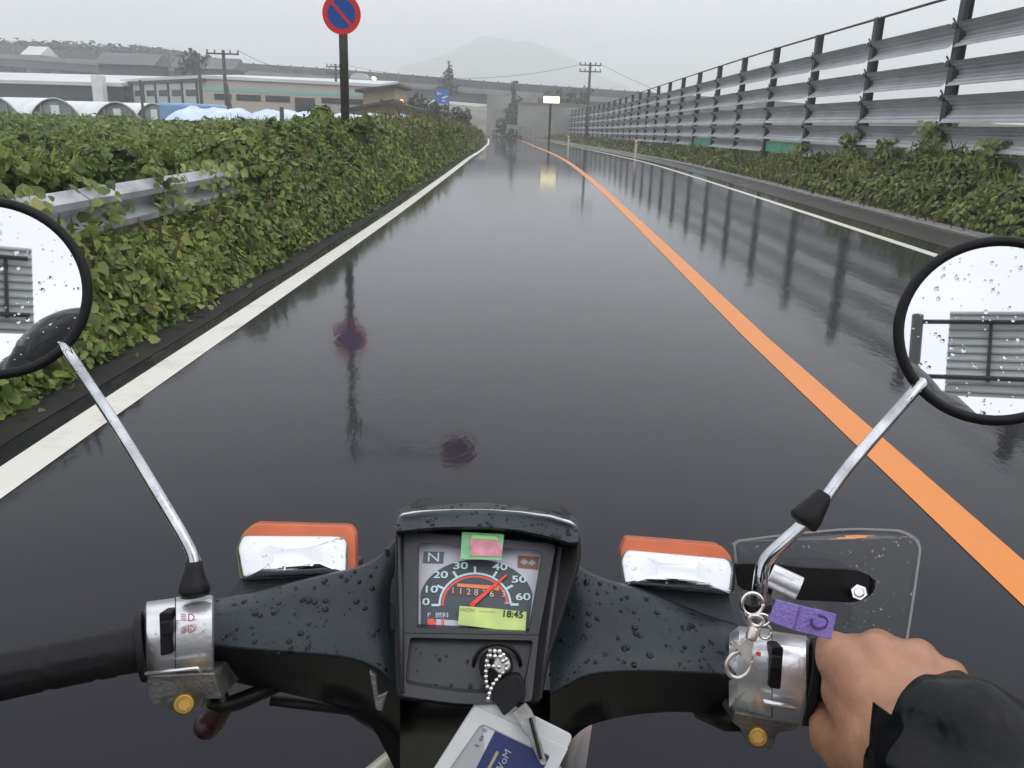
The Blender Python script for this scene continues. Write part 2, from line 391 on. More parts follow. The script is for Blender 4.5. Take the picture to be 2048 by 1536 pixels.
def build_scatter(name, parts, mat, label, cat, **k):
    P = sum([p[0] for p in parts], []); N = sum([p[1] for p in parts], []); S = sum([p[2] for p in parts], []); Vv = sum([p[3] for p in parts], [])
    return tag(leaves(np.array([tuple(q) for q in P]), np.array([tuple(q) for q in N]), np.array(S), Vv, name, mat, **k), label, cat, kind="stuff")
x0l = lambda y: xl(y) - .36
spill = lambda y: xl(y) - .24 - .1 * fnoise(0, y, 1.3, 9)
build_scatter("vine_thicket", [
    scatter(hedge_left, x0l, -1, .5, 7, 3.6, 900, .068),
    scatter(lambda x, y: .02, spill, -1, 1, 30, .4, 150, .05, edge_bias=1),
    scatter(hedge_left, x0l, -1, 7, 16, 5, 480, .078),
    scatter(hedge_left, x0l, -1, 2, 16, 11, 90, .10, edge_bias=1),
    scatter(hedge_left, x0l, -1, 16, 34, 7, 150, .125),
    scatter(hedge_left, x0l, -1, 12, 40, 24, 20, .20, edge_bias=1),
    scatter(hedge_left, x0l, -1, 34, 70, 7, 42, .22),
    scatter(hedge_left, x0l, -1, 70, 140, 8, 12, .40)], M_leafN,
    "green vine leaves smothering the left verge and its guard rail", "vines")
build_scatter("weeds", [
    scatter(hedge_left, x0l, -1, .8, 16, 8, 330, .062, lift=.07, edge_bias=1.3),
    scatter(hedge_left, lambda y: x0l(y) - 1.3, -1, 1, 16, 9, 130, .075, lift=.06, edge_bias=1),
    scatter(hedge_left, lambda y: x0l(y) - 1.0, -1, 14, 42, 22, 22, .15, lift=.08, edge_bias=1),
    scatter(hedge_left, x0l, -1, 12, 60, 9, 60, .10, lift=.10, edge_bias=1.3)], M_leafY,
    "small yellow-green weeds pushing up through the vines on the left verge", "weeds", blade=.55)
x0r = lambda y: xr(y) + 1.55
build_scatter("vine_thicket", [
    scatter(hedge_right, x0r, 1, 5, 15, 4.5, 420, .085, edge_bias=1.3),
    scatter(hedge_right, x0r, 1, 15, 28, 4.5, 200, .12, edge_bias=1.3),
    scatter(hedge_right, x0r, 1, 28, 60, 3.6, 80, .15, edge_bias=1.2),
    scatter(hedge_right, x0r, 1, 60, 130, 4, 16, .32, edge_bias=1.2)], M_leafN,
    "low green leafy growth between the kerb and the louvred fence", "ground cover")
build_scatter("weeds", [scatter(hedge_right, x0r, 1, 6, 60, 3.6, 60, .08, lift=.09, edge_bias=1.1)], M_leafY,
    "pale yellow-green weeds along the foot of the louvred fence", "weeds", blade=.6)
P = []; N = []; S = []; Vv = []
for _ in range(620):                     # shoots trailing over the bare rail
    yc = random.choice((4.6, 5.35, 6.25, 6.4, 7.3, 7.75, 8.2)) + random.gauss(0, .16); z = random.uniform(.38, .80)
    P.append((-2.70 + random.uniform(-.12, .10) + (.8 - z) * .12, yc, z)); N.append((.9 + random.gauss(0, .4), -.4 + random.gauss(0, .4), .6 + random.gauss(0, .4))); S.append(random.uniform(.04, .09)); Vv.append(random.random())
tag(leaves(np.array(P), np.array(N), np.array(S), Vv, "trailing_vine", M_leafN), "vine shoots hanging over the bare stretch of guard rail", "vines", kind="stuff")
build_scatter("withered_leaves", [scatter(hedge_left, x0l, -1, 1, 40, 6, 26, .06, lift=.06, edge_bias=1.3), scatter(hedge_right, x0r, 1, 8, 45, 3, 22, .07, lift=.07, edge_bias=1.1)], M_leafD,
    "withered brownish leaves scattered through the roadside vines", "dead leaves")
# vines climbing the nearest fence posts
P = []; N = []; S = []; Vv = []
for yy, hh in ((16.51, 1.5), (20.43, 1.25), (12.6, 1.3), (24.3, .9), (18.4, 1.15), (14.3, 1.2)):
    for _ in range(230):
        z = hh * random.random() ** .7; w_ = .42 * (1.15 - z / hh)
        P.append((7.85 + random.gauss(0, .16), yy + random.gauss(0, w_), z)); N.append((-1 + random.gauss(0, .4), random.gauss(0, .5) - .5, random.gauss(.5, .4))); S.append(random.uniform(.07, .15)); Vv.append(min(1, max(0, random.gauss(.5, .22))))
tag(leaves(np.array(P), np.array(N), np.array(S), Vv, "climbing_vine", M_leafN), "ragged vines climbing the nearest posts of the louvred fence", "vines", kind="stuff")
# grass blades and dry stems
def blades(xf, y0, y1, wid, n, hgt, sgn, hf):
    P = []; N = []; S = []; Vv = []
    for _ in range(n):
        y = random.uniform(y0, y1); x = xf(y) + sgn * random.uniform(0, wid); s = hgt * random.uniform(.6, 1.3)
        P.append((x, y, gz(y) + hf(x, y) - .03 + s * .4)); a = random.uniform(0, 6.28)
        N.append((math.cos(a), math.sin(a), random.gauss(0, .3))); S.append(s); Vv.append(random.random())
    return P, N, S, Vv
def blade_mesh(name, parts, mat, label, cat):
    P = sum([p[0] for p in parts], []); N = sum([p[1] for p in parts], []); S = np.array(sum([p[2] for p in parts], [])); Vv = sum([p[3] for p in parts], [])
    n = len(P); P = np.array(P); N = np.array(N); X = []
    me = bpy.data.meshes.new(name)
    for i in range(n):
        nn = Vector(N[i]).normalized(); side = nn.cross(Vector((0, 0, 1))).normalized(); s = S[i]; p = Vector(P[i]) - Vector((0, 0, s * .4))
        lean = nn * s * random.uniform(-.7, .7) + side * s * random.uniform(-.4, .4); w = .012 + s * .02
        X += [p - side * w, p + side * w, p + side * w * .5 + lean * .6 + Vector((0, 0, s * .7)), p - side * w * .4 + lean + Vector((0, 0, s))]
    me.from_pydata([tuple(x) for x in X], [], [(4 * i, 4 * i + 1, 4 * i + 2, 4 * i + 3) for i in range(n)])
    at = me.attributes.new("v", "FLOAT", "POINT"); at.data.foreach_set("value", np.repeat(np.array(Vv), 4)); me.materials.append(mat)
    o = bpy.data.objects.new(name, me); COL.objects.link(o); return tag(o, label, cat, kind="stuff")
blade_mesh("dry_grass", [blades(x0r, 14, 60, 2.6, 2600, .26, 1, hedge_right), blades(lambda y: x0r(y) - .22, 9, 30, .3, 260, .14, 1, lambda x, y: .08),
    blades(x0r, 60, 125, 3, 1500, .4, 1, hedge_right), blades(x0l, 20, 75, 3, 3600, .38, -1, hedge_left), blades(x0l, 4, 20, .5, 380, .16, -1, hedge_left)],
    M_leafD, "brownish dry grass and stems among the roadside leaves", "grass")

blade_mesh("tall_grass", [blades(lambda y: x0l(y) - 1.2, 1, 16, 7, 1500, .17, -1, hedge_left), blades(x0l, 14, 45, 9, 3600, .24, -1, hedge_left), blades(x0r, 7, 40, 3, 1800, .22, 1, hedge_right),
    blades(lambda y: xl(y) - .34, 1, 40, .25, 900, .12, -1, lambda x, y: .02)],
    M_leafY, "fresh green grass blades standing up among the roadside vines", "grass")
# ------------------------------------------------------------------ guard rails
def wbeam(mb, x0, x1, y0, y1, zt, n=2):
    prof = [(0, 0), (.03, -.03), (.075, -.06), (.075, -.10), (.0, -.155), (.0, -.175), (.075, -.23), (.075, -.27), (.03, -.30), (0, -.33)]
    secs = []
    for i in range(n + 1):
        t = i / n; x = x0 + (x1 - x0) * t; y = y0 + (y1 - y0) * t
        fr = [Vector((x + a, y, gz(y) + zt + b)) for a, b in prof]; bk = [Vector((x + a - .006, y, gz(y) + zt + b)) for a, b in prof[::-1]]
        secs.append(fr + bk)
    mb.loft(secs)
g = thing("guard_rail", "galvanised steel guard rail half buried in the vines on the left verge", "guard rail", (-2.75, 4, 0))
for y0 in (2.2, 5.2, 8.2, 11.2, 14.2, 17.2):
    mb = MB(); wbeam(mb, -2.72, -2.72 + (.02 if y0 > 8 else 0), y0 + .004, y0 + 2.99, .74); mb.build("beam", M_rail, g, bevel=0)
for y0 in (2.3, 5.3, 7.75, 8.3, 11.3, 14.3, 17.3):
    MB().tube([(-2.82, y0, -.05), (-2.82, y0, .70)], .057, 12).build("post", M_rail, g, smooth=False)
g = thing("guard_rail", "white guard rail curving away at the foot of the grey retaining wall", "guard rail", (W(1020, 262, 95)))
pts = [W(1014, 253, 112), W(1030, 255, 102), W(1046, 258, 94), W(1058, 261, 88), W(1066, 264, 82)]
mb = MB()
for a, b in zip(pts, pts[1:]):
    d = (b - a); mb.box((a + b) / 2 + Vector((0, 0, .05)), (d.length, .08, .42), math.atan2(d.y, d.x))
mb.build("beam", M_rail, g)
for p in pts: MB().tube([p + Vector((0, .12, -.8)), p + Vector((0, .12, .3))], .07, 8).build("post", M_rail, g)

# ------------------------------------------------------------------ the louvred snow fence
FX, FY0, FS, FN = 8.0, 4.75, 3.92, 31
fx = lambda y: FX - max(0, (y - 70)) ** 1.5 * .0045
fence = thing("snow_fence", "tall dark-posted fence of tilted grey louvre sheets along the right verge", "fence", (FX, FY0, 0))
ftop = 3.86
rows = [(3.22, .42), (2.56, .43), (1.96, .48), (1.42, .42), (.95, .35)]
def louvre(mb, y0, y1, zt, h, xa, xb):
    prof = []; n = 14
    for i in range(n + 1):
        t = i / n; z = -h * t; x = -.20 + .30 * math.sin(min(1, t * 1.15) * math.pi * .62) - .45 * max(0, t - .42)
        prof.append((x + (.012 if i % 2 else -.012), z))
    secs = []
    for y, xx in ((y0, xa), (y1, xb)):
        secs.append([Vector((xx + a, y, gz(y) - (gz(y) * 0) + zt + b)) for a, b in prof] + [Vector((xx + a + .008, y, gz(y) + zt + b)) for a, b in prof[::-1]])
    mb.loft(secs)
for i in range(FN):
    y = FY0 + i * FS; y1 = y + FS; x = fx(y); x1 = fx(y1); gzz = gz(y)
    w = .19
    p = MB(); lean = .0
    p.box((x - .06, y, gzz + ftop / 2 - .1), (.012, w, ftop)); p.box((x + .10, y, gzz + ftop / 2 - .1), (.012, w, ftop)); p.box((x + .02, y, gzz + ftop / 2 - .1), (.15, .012, ftop - .004))
    for zt, h in rows[:4]:
        p.box((x - .10, y, gzz + zt - .03), (.10, w * .8, .10))
        if i < 12: p.box((x - .04, y + .18, gzz + zt + .03), (.03, .30, .02), rot=Matrix.Rotation(rad(38), 3, "X"))
    p.build("post", M_steel, fence)
    if i < FN - 1:
        near = i < 14
        for k, (zt, h) in enumerate(rows):
            if k == 4 and i > 17: continue
            if k == 4 and i in (5, 8):
                q = MB(); q.box(((x + x1) / 2, (y + y1) / 2, gz((y + y1) / 2) + zt - h / 2), (.02, FS - .18, h - .02)); q.build("green_sheet", M_green, fence); continue
            if k == 1 and i > 22 and False: continue
            q = MB(); louvre(q, y + .085, y1 - .085, zt, h, x + .02, x1 + .02); q.build("louvre_sheet", M_panel, fence)
r = MB(); r.tube([(fx(FY0 + i * FS), FY0 + i * FS, gz(FY0 + i * FS) + ftop - .12) for i in range(FN)], .028, 8); r.build("top_rail", M_steel, fence)

# ------------------------------------------------------------------ delineator posts
M_deline = principled("white plastic post", (.62, .60, .52), .5, var=.1, vscale=9)
M_refl = principled("orange reflector", (.75, .22, .04), .25)
for px, py, y, lab in ((1271, 307, 37.5, "white marker post with orange reflector, nearer one of the two on the right verge"), (1137, 287, 57, "white marker post farther off on the right verge near the yellow lit sign")):
    q = W(px, py, y); x = xr(y) + 1.7 if y < 45 else q.x + .25; z0 = gz(y)
    t = thing("marker_post", lab, "marker post", (q.x, y, z0), "marker posts on the right verge")
    MB().tube([(q.x, y, z0 - .05), (q.x, y, z0 + .70), (q.x, y, z0 + .74)], [.055, .055, .03], 14).build("post", M_deline, t, smooth=False)
    MB().tube([(q.x, y - .05, z0 + .64), (q.x, y - .075, z0 + .64)], .045, 14).build("reflector", M_refl, t)

# ------------------------------------------------------------------ road sign with its overhanging arm
M_red = principled("red sign film", (.60, .03, .03), .6, spec=.2); M_blue = principled("blue sign film", (.012, .075, .30), .6, spec=.2)
M_galv = principled("brownish steel tube", (.085, .080, .075), .4, metal=.5, var=.25, vscale=6)
SX, SY = -3.2, 15.8
sign = thing("road_sign", "round no-parking sign with red ring and slash on blue, on a tall grey pole", "road sign", (SX, SY, 0))
MB().tube([(SX, SY, -.1), (SX, SY, 5.55)], .078, 20).build("pole", M_galv, sign, smooth=True)
MB().tube([(SX, SY, 5.42), (SX + .9, SY, 5.38), (SX + 2.5, SY, 5.30)], .035, 12).build("arm", M_galv, sign, smooth=True)
MB().tube([(SX, SY, 4.7), (SX + 1.2, SY, 5.36)], .022, 10).build("brace", M_galv, sign, smooth=True)
def disc(mb, c, r, y, th, r0=0.0, n=48):
    if r0 == 0: mb.tube([(c[0], y, c[1]), (c[0], y - th, c[1])], r, n)
    else:
        vs = []; fs = []
        for k in range(n):
            a = 2 * math.pi * k / n
            for rr in (r0, r):
                for yy in (y, y - th): vs.append((c[0] + rr * math.cos(a), yy, c[1] + rr * math.sin(a)))
        for k in range(n):
            a = 4 * k; b = 4 * ((k + 1) % n)
            fs += [(a, b, b + 2, a + 2), (a + 1, a + 3, b + 3, b + 1), (a, a + 1, b + 1, b), (a + 2, b + 2, b + 3, a + 3)]
        mb.add(vs, fs)
for cx, cz, R in ((SX - .0, 2.93, .335), (SX + 2.15, 5.2, .33)):
    yb = SY - .085
    q = MB(); disc(q, (cx, cz), R, yb, .012); pl = q.build("sign_plate", M_blue, sign)
    q = MB(); disc(q, (cx, cz), R, yb - .013, .003, R * .73); q.build("red_ring", M_red, pl)
    q = MB(); q.box((cx, yb - .0155, cz), (R * 1.5, .003, R * .16), rot=Matrix.Rotation(rad(47), 3, "Y")); q.build("red_slash", M_red, pl)
    q = MB(); q.box((cx, yb + .03, cz), (.2, .05, .04)); q.build("bracket", M_galv, sign)

# yellow lit board on a post
M_lit = principled("lit yellow panel", (.9, .8, .4), .4, emit=(1.0, .86, .50), emit_s=1.15)
t = thing("lit_sign", "glowing blank yellow board on a post beside the far end of the fence", "lit sign", W(1100, 260, 72))
a, b = W(1087, 192, 70), W(1119, 207, 70)
q = MB(); q.box(((a.x + b.x) / 2, 70, (a.z + b.z) / 2), (abs(b.x - a.x), .10, abs(a.z - b.z))); q.build("panel", M_lit, t, bevel=.05)
q = MB(); q.box(((a.x + b.x) / 2, 70.12, (a.z + b.z) / 2), (abs(b.x - a.x) + .1, .10, abs(a.z - b.z) + .1)); q.build("housing", M_steel, t)
q = MB(); q.tube([((a.x + b.x) / 2 - .05, 70.15, -.6), ((a.x + b.x) / 2 - .05, 70.15, b.z + .1)], .09, 12); q.build("post", M_steel, t)

# blue direction board among the bushes
M_signblue = principled("blue direction board", (.04, .16, .50), .4); M_signwhite = principled("white sign film", (.7, .72, .70), .4)
a, b = W(870, 178, 90), W(898, 208, 90)
t = thing("direction_sign", "blue direction sign with white arrows behind the roadside bushes", "road sign", (a.x, 90, 0))
cxm, czm, ww, hh = (a.x + b.x) / 2, (a.z + b.z) / 2, b.x - a.x, a.z - b.z
q = MB(); q.box((cxm, 90, czm), (ww, .06, hh)); pl = q.build("sign_board", M_signblue, t)
q = MB(); q.prism([(cxm - .05, 89.95, czm - .1), (cxm + .5, 89.95, czm + .12), (cxm + .62, 89.95, czm + .02), (cxm + .1, 89.95, czm - .25)], (0, .01, 0)); q.box((cxm + .18, 89.945, czm - hh * .3), (.34, .02, .12)); q.box((cxm - .42, 89.945, czm + hh * .22), (.10, .02, .32)); q.box((cxm - .22, 89.945, czm + hh * .18), (.3, .02, .09)); q.build("arrow_marks", M_signwhite, pl)
q = MB(); q.tube([(cxm - .5, 90.2, -.8), (cxm - .5, 90.2, b.z + .5)], .08, 10); q.build("post", M_steel, t)

# ------------------------------------------------------------------ utility poles and wires
def crossarms(mb, x, y, z, w=1.6, n=2):
    for k in range(n):
        mb.box((x, y, z - k * .55), (w, .1, .1))
        for s in (-1, -.5, .5, 1): mb.tube([(x + s * w / 2 * .95, y, z - k * .55 + .05), (x + s * w / 2 * .95, y, z - k * .55 + .25)], .05, 6)
def upole(px, pyt, y, lab, r=.15, legs=None, arms=2, w=1.8, extra=None):
    p = W(px, pyt, y); t = thing("utility_pole", lab, "utility pole", (p.x, y, -1), "utility poles")
    MB().tube([(p.x, y, -1), (p.x, y, p.z)], [r, r * .7], 12).build("pole", M_pole, t, smooth=True)
    if legs: MB().tube([(p.x + legs, y, -1), (p.x + .1, y, p.z - 2.2)], [r * .9, r * .6], 12).build("stay_pole", M_pole, t, smooth=True)
    if arms:
        for k in range(arms):
            q = MB(); crossarms(q, p.x, y - .15, p.z - .25 - k * .55, w, 1); q.build("crossarm", M_pole, t)
    if extra:
        q = MB(); q.tube([(p.x + .3, y - .1, p.z - extra), (p.x + .3, y - .1, p.z - extra - .7)], .22, 12); q.build("transformer", M_pole, t)
    return p
p1 = upole(446, 100, 60, "two-legged utility pole with a crossarm in front of the beige warehouse", legs=.55, arms=1, w=2.2)
p2 = upole(396, 108, 66, "single plain utility pole left of the two-legged pole", arms=0)
p3 = upole(671, 128, 80, "utility pole with transformer just left of the round sign's pole", arms=2, extra=3.2, legs=-.8, w=1.6)
p4 = upole(1181, 125, 82, "utility pole with crossarms standing behind the louvred fence", arms=2, w=2.0)
p0 = upole(280, 160, 46, "short thin pole beside the plastic greenhouses", arms=0, r=.09)
ps = upole(563, 214, 30, "short black post standing in front of the blue sheeting", arms=0, r=.10)
M_wire = principled("black cable", (.03, .03, .03), .5)
def wire(a, b, sag, lab):
    pts = []
    for i in range(17):
        s = i / 16; q = a.lerp(b, s); q.z -= sag * 4 * s * (1 - s); pts.append(q)
    tag(MB().tube(pts, .014, 5).build("overhead_wire", M_wire), lab, "cable", "overhead wires")
wire(p1 + Vector((1.0, 0, 0)), p3, .9, "cable from the two-legged pole to the transformer pole")
wire(p3 + Vector((.6, 0, 0)), p4 + Vector((-.9, 0, -.2)), 1.2, "long cable from the transformer pole to the pole behind the fence")
wire(p4 + Vector((.9, 0, -.1)), W(1900, 330, 50) + Vector((0, 0, 1)), 1.4, "cable dropping rightwards from the pole behind the fence")
wire(p2, p1 + Vector((-1.0, 0, 0)), .3, "short cable between the plain pole and the two-legged pole")

# ------------------------------------------------------------------ warehouses, greenhouses, sheds
def quadwall(mb, a, b, z0, z1, th=.2):       # vertical wall from a to b (xy)
    d = Vector((b[0] - a[0], b[1] - a[1], 0)); c = ((a[0] + b[0]) / 2, (a[1] + b[1]) / 2, (z0 + z1) / 2)
    mb.box(c, (d.length, th, z1 - z0), math.atan2(d.y, d.x))
def along(a, b, t): return (a[0] + (b[0] - a[0]) * t, a[1] + (b[1] - a[1]) * t)
# ribbed gable warehouse: side wall from A (far) to B (near corner), then front runs right
A = W(240, 150, 92); B = W(402, 165, 74); C_ = W(760, 172, 80)
A, B = (A.x, A.y), (B.x, B.y); Cc = (C_.x, C_.y)
wh = thing("warehouse", "long beige warehouse with teal band, dark windows and a ribbed pale side wall", "warehouse", (B[0], B[1], -1))
q = MB(); quadwall(q, A, B, -1, 3.9); q.build("side_wall", M_wallw, wh)
q = MB(); quadwall(q, B, Cc, -1, 3.9); q.build("front_wall", M_wall, wh)
q = MB(); q.add([(A[0], A[1] - .2, 3.9), (B[0], B[1] - .3, 3.9), (Cc[0], Cc[1] - .3, 3.9), (Cc[0] - 2, Cc[1] + 26, 5.2), (A[0] + 8, A[1] + 14, 5.3),
    (A[0], A[1] - .2, 4.15), (B[0], B[1] - .3, 4.15), (Cc[0], Cc[1] - .3, 4.15), (Cc[0] - 2, Cc[1] + 26, 5.5), (A[0] + 8, A[1] + 14, 5.6)],
    [(0, 1, 2, 3, 4), (5, 6, 7, 8, 9), (0, 1, 6, 5), (1, 2, 7, 6), (2, 3, 8, 7), (3, 4, 9, 8), (4, 0, 5, 9)]); q.build("roof", M_roof, wh)
q = MB(); quadwall(q, along(A, B, -.02), along(A, B, 1.02), 3.62, 3.9, .5); q.build("eaves", M_hwy, wh)
q = MB(); quadwall(q, B, Cc, 2.95, 3.25, .26); q.build("teal_band", M_teal, wh)
dAB = Vector((B[0] - A[0], B[1] - A[1], 0)).normalized()
for i in range(6):
    t0 = .06 + i * .158
    q = MB(); quadwall(q, along(A, B, t0), along(A, B, t0 + .115), 2.5, 3.02, .28); q.build("window", M_win, wh)
for i in range(7):
    t0 = .02 + i * .158
    q = MB(); quadwall(q, along(A, B, t0 - .005), along(A, B, t0 + .008), -1, 3.6, .42); q.build("rib", M_hwy, wh)
for t0, t1, z0, z1 in ((.064, .155, 2.25, 2.74), (.18, .313, 2.25, 2.76), (.337, .473, 2.26, 2.76), (.50, .614, -.2, 2.70), (.651, .90, 2.30, 2.78)):
    q = MB(); quadwall(q, along(B, Cc, t0), along(B, Cc, t1), z0, z1, .3); q.build("window" if z0 > 0 else "roller_door", M_win, wh)
# the building further left
A2, B2 = W(-60, 150, 95), W(246, 160, 88)
w2 = thing("farm_building", "low building with white roof and dark wall behind the greenhouses", "building", (B2.x, B2.y, -1))
q = MB(); quadwall(q, (A2.x - 12, A2.y), (B2.x, B2.y), -1, 3.35); q.build("wall", M_win, w2)
q = MB(); q.prism([(A2.x - 12, A2.y - .5, 3.35), (A2.x - 12, A2.y - .5, 3.7), (A2.x - 12, A2.y + 14, 5.0), (A2.x - 12, A2.y + 14, 4.7)], (B2.x - A2.x + 12, B2.y - A2.y, 0)); q.build("roof", M_roof, w2)
q = MB(); q.box((W(198, 160, 87).x, 86.9, 1.5), (1.0, 1.0, 5.6)); q.build("chimney_column", M_film, w2)
# small farmhouses on the far slope
for i, (px, py, y, wdt, lab) in enumerate(((268, 132, 135, 9, "dim grey farmhouse on the far slope, left of the wooded hill tree"), (420, 140, 140, 10, "low dark-roofed house on the far slope right behind the warehouse"), (80, 112, 180, 6, "tiny pale hut high on the far wooded slope"))):
    p = W(px, py, y); wdt = wdt * (.5 if i == 2 else .9); t = thing("farmhouse", lab, "house", (p.x, y, 0), "houses on the far slope")
    q = MB(); q.box((p.x, y, p.z / 2 - .2), (wdt, 6, p.z + .4 - .0)); q.build("wall", M_hwy if i < 2 else M_wallw, t)
    q = MB(); q.prism([(p.x - wdt / 2 - .5, y - 3.6, p.z), (p.x - wdt / 2 - .5, y, p.z + 1.8), (p.x - wdt / 2 - .5, y + 3.6, p.z)], (wdt + 1, 0, 0)); q.build("roof", M_girder if i < 2 else M_roof, t)

def tunnel(px0, px1, pyt, y, length, lab, name="greenhouse", cat="greenhouse", mat=None, zb=-.5, grp=None, ends=True, dirx=-1.1, wob=0, pointed=True, dz=0):
    a, b = W(px0, pyt, y), W(px1, pyt, y); cx = (a.x + b.x) / 2; hw = (b.x - a.x) / 2; zt = a.z + dz
    t = thing(name, lab, cat, (cx, y, zb), grp)
    def arc(cx, yy, k=1.0, off=0):
        pts = []
        for i in range(15):
            u = math.pi * (1 - i / 14); s = math.sin(u)
            h = (s ** .75) * (1 - (.06 if pointed else 0) * abs(math.cos(u)))
            j = wob * noise.noise(Vector((i * .5, yy * .4, off)))
            pts.append(Vector((cx + hw * math.cos(u) * k, yy, zb + (zt - zb) * h + j)))
        return pts
    q = MB(); n = 10; secs = [arc(cx + dirx * length * i / n, y + length * i / n, 1, 2) for i in range(n + 1)]
    q.loft(secs, closed=False); o = q.build("cover_sheet", mat or M_film, t, smooth=True)
    if ends:
        q = MB(); e = arc(cx, y + .15, .97); q.add(e, [tuple(range(15))]); q.build("end_wall", M_film2, t)
        q = MB(); q.box((cx, y + .05, zb + (zt - zb) * .42), (hw * .28, .12, (zt - zb) * .84)); q.build("door", M_film, t)
        for k in (-.5, .5):
            q = MB(); q.tube([(cx + hw * k, y + .06, zb), (cx + hw * k, y + .06, zb + (zt - zb) * .86)], .03, 6); q.build("end_post", M_rail, t)
        q = MB(); q.tube(arc(cx, y, 1.0), .045, 6); q.build("hoop", M_rail, t)
    return t
tunnel(48, 165, 194, 45, 26, "arched plastic greenhouse with a closed door, third from the right of the row", grp="plastic greenhouses")
tunnel(178, 285, 202, 45, 26, "arched plastic greenhouse whose end is clearest, second from the right", grp="plastic greenhouses")
tunnel(262, 350, 205, 50, 24, "arched plastic greenhouse at the right end of the row, mostly hidden", grp="plastic greenhouses")
tunnel(-90, 40, 186, 45, 26, "arched plastic greenhouse at the left edge of the row", grp="plastic greenhouses")
def mound(px0, px1, pyt, y, dep, lab, zb=-.6):
    a, b = W(px0, pyt, y), W(px1, pyt + (px1 - px0) * .035, y); t = thing("sheeted_tunnel", lab, "crop tunnel", ((a.x + b.x) / 2, y, zb), "pale blue sheeted crop tunnels")
    secs = []; n = 34
    for i in range(n + 1):
        u = i / n; x = a.x + (b.x - a.x) * u; e = max(.02, 1 - abs(2 * u - 1) ** 9) ** .5
        z1 = a.z + (b.z - a.z) * u; sg = .10 * abs(math.sin(u * math.pi * 4)) 
        secs.append([Vector((x, y + dep / 2 - dep / 2 * math.cos(th_) * (.6 + .4 * e), zb + (z1 - zb - sg) * e * math.sin(th_) ** .6 * (1 + .05 * noise.noise(Vector((u * 14, th_ * 2, y)))))) for th_ in [math.pi * k / 16 for k in range(17)]])
    q = MB(); q.loft(secs, closed=False); q.build("cover_sheet", M_tarp, t, smooth=True)
mound(298, 490, 209, 36, 4, "pale blue sheeted tunnel nearest the greenhouses")
mound(462, 640, 214, 37, 4, "pale blue sheeted tunnel in the middle, behind the black post")
mound(610, 850, 221, 40, 4, "pale blue sheeted tunnel in front of the tan sheds")
a, b = W(335, 206, 44), W(440, 216, 44)
tag(MB().box(((a.x + b.x) / 2, 44, .6), (b.x - a.x, 2.5, a.z - .2 + .6)).build("tarpaulin_stack", M_blue2, bevel=.15), "low blue tarpaulin-covered stack between greenhouses and warehouse", "covered stack")
# tan sheds
def shed(pts_top, y, dep, lab, zb=-.8):
    t = thing("shed", lab, "shed", (pts_top[0].x, y, zb), "tan board sheds")
    a, b = pts_top
    q = MB(); q.prism([(a.x, y, zb), (b.x, y, zb), (b.x, y, b.z), (a.x, y, a.z)], (0, dep, 0)); q.build("wall", M_tan, t)
    d = (b - a); q = MB(); ang = math.atan2(b.z - a.z, b.x - a.x)
    q.box(((a.x + b.x) / 2, y + dep / 2 - .3, (a.z + b.z) / 2 + .10), (d.length + 1.0, dep + 1.4, .2), rot=Matrix.Rotation(-ang, 3, "Y")); q.build("roof", M_dark, t)
    return t
shed((W(726, 183, 72), W(790, 175, 72)), 72, 7, "taller tan shed with a dark slanting roof behind the low shed")
s2 = shed((W(700, 222, 62), W(778, 207, 62)), 62, 5, "low tan shed with brown lean-to roof and dark doorway")
q = MB(); q.box((W(763, 225, 62).x, 61.95, .6), (.9, .12, 2.0)); q.build("doorway", M_win, s2)
s3 = shed((W(778, 208, 62), W(835, 222, 62)), 62.02, 5, "brown lean-to on the right of the low tan shed")

# ------------------------------------------------------------------ highway bridge
OY = 150
def oz(x): return 5.75 - x * .045 if x < 0 else 5.75 - x * .02
hw = thing("highway_bridge", "long grey elevated highway crossing the scene with a ribbed noise barrier", "bridge", (-6, OY, -1))
q = MB(); xs = [-190, -140, -100, -70, -50, -35, -20, -5, 8, 22, 60]; yof = lambda x: OY + max(0, -x - 30) * .35 + max(0, x - 10) * .3
def deck(a0, a1, za, zb, mat, name):
    q = MB(); q.loft([[Vector((x, yof(x) + a0, oz(x) + za)), Vector((x, yof(x) + a1, oz(x) + za)), Vector((x, yof(x) + a1, oz(x) + zb)), Vector((x, yof(x) + a0, oz(x) + zb))] for x in xs]); return q.build(name, mat, hw)
deck(0, 11, -.35, 0, M_conc2, "deck"); deck(.6, 10.4, -1.75, -.352, M_girder, "girder"); deck(-.06, .14, -.05, .5, M_conc2, "parapet"); deck(10.6, 10.75, 0, 2.2, M_hwy, "noise_barrier")
xsr = np.arange(-150, 34, 2.6)
q = MB()
for x in xsr: q.box((x, yof(x) + 10.5, oz(x) + 1.15), (.22, .16, 2.5))
tag(q.build("barrier_posts", M_girder, hw), kind="stuff")
for x in (-118, -92, -66, -42, -20.5):
    q = MB(); q.box((x, yof(x) + 5.5, (oz(x) - 1.78 - 1.5) / 2), (1.8, 8, oz(x) - 1.78 + 1.5)); q.build("pier", M_conc2, hw)
q = MB(); q.prism([(-5.6, 141, -1.5), (-5.6, 141, 5.3), (2.5, 141, 5.2), (2.5, 141, -1.5)], (0, 20, 0)); q.build("abutment", M_conc2, hw)
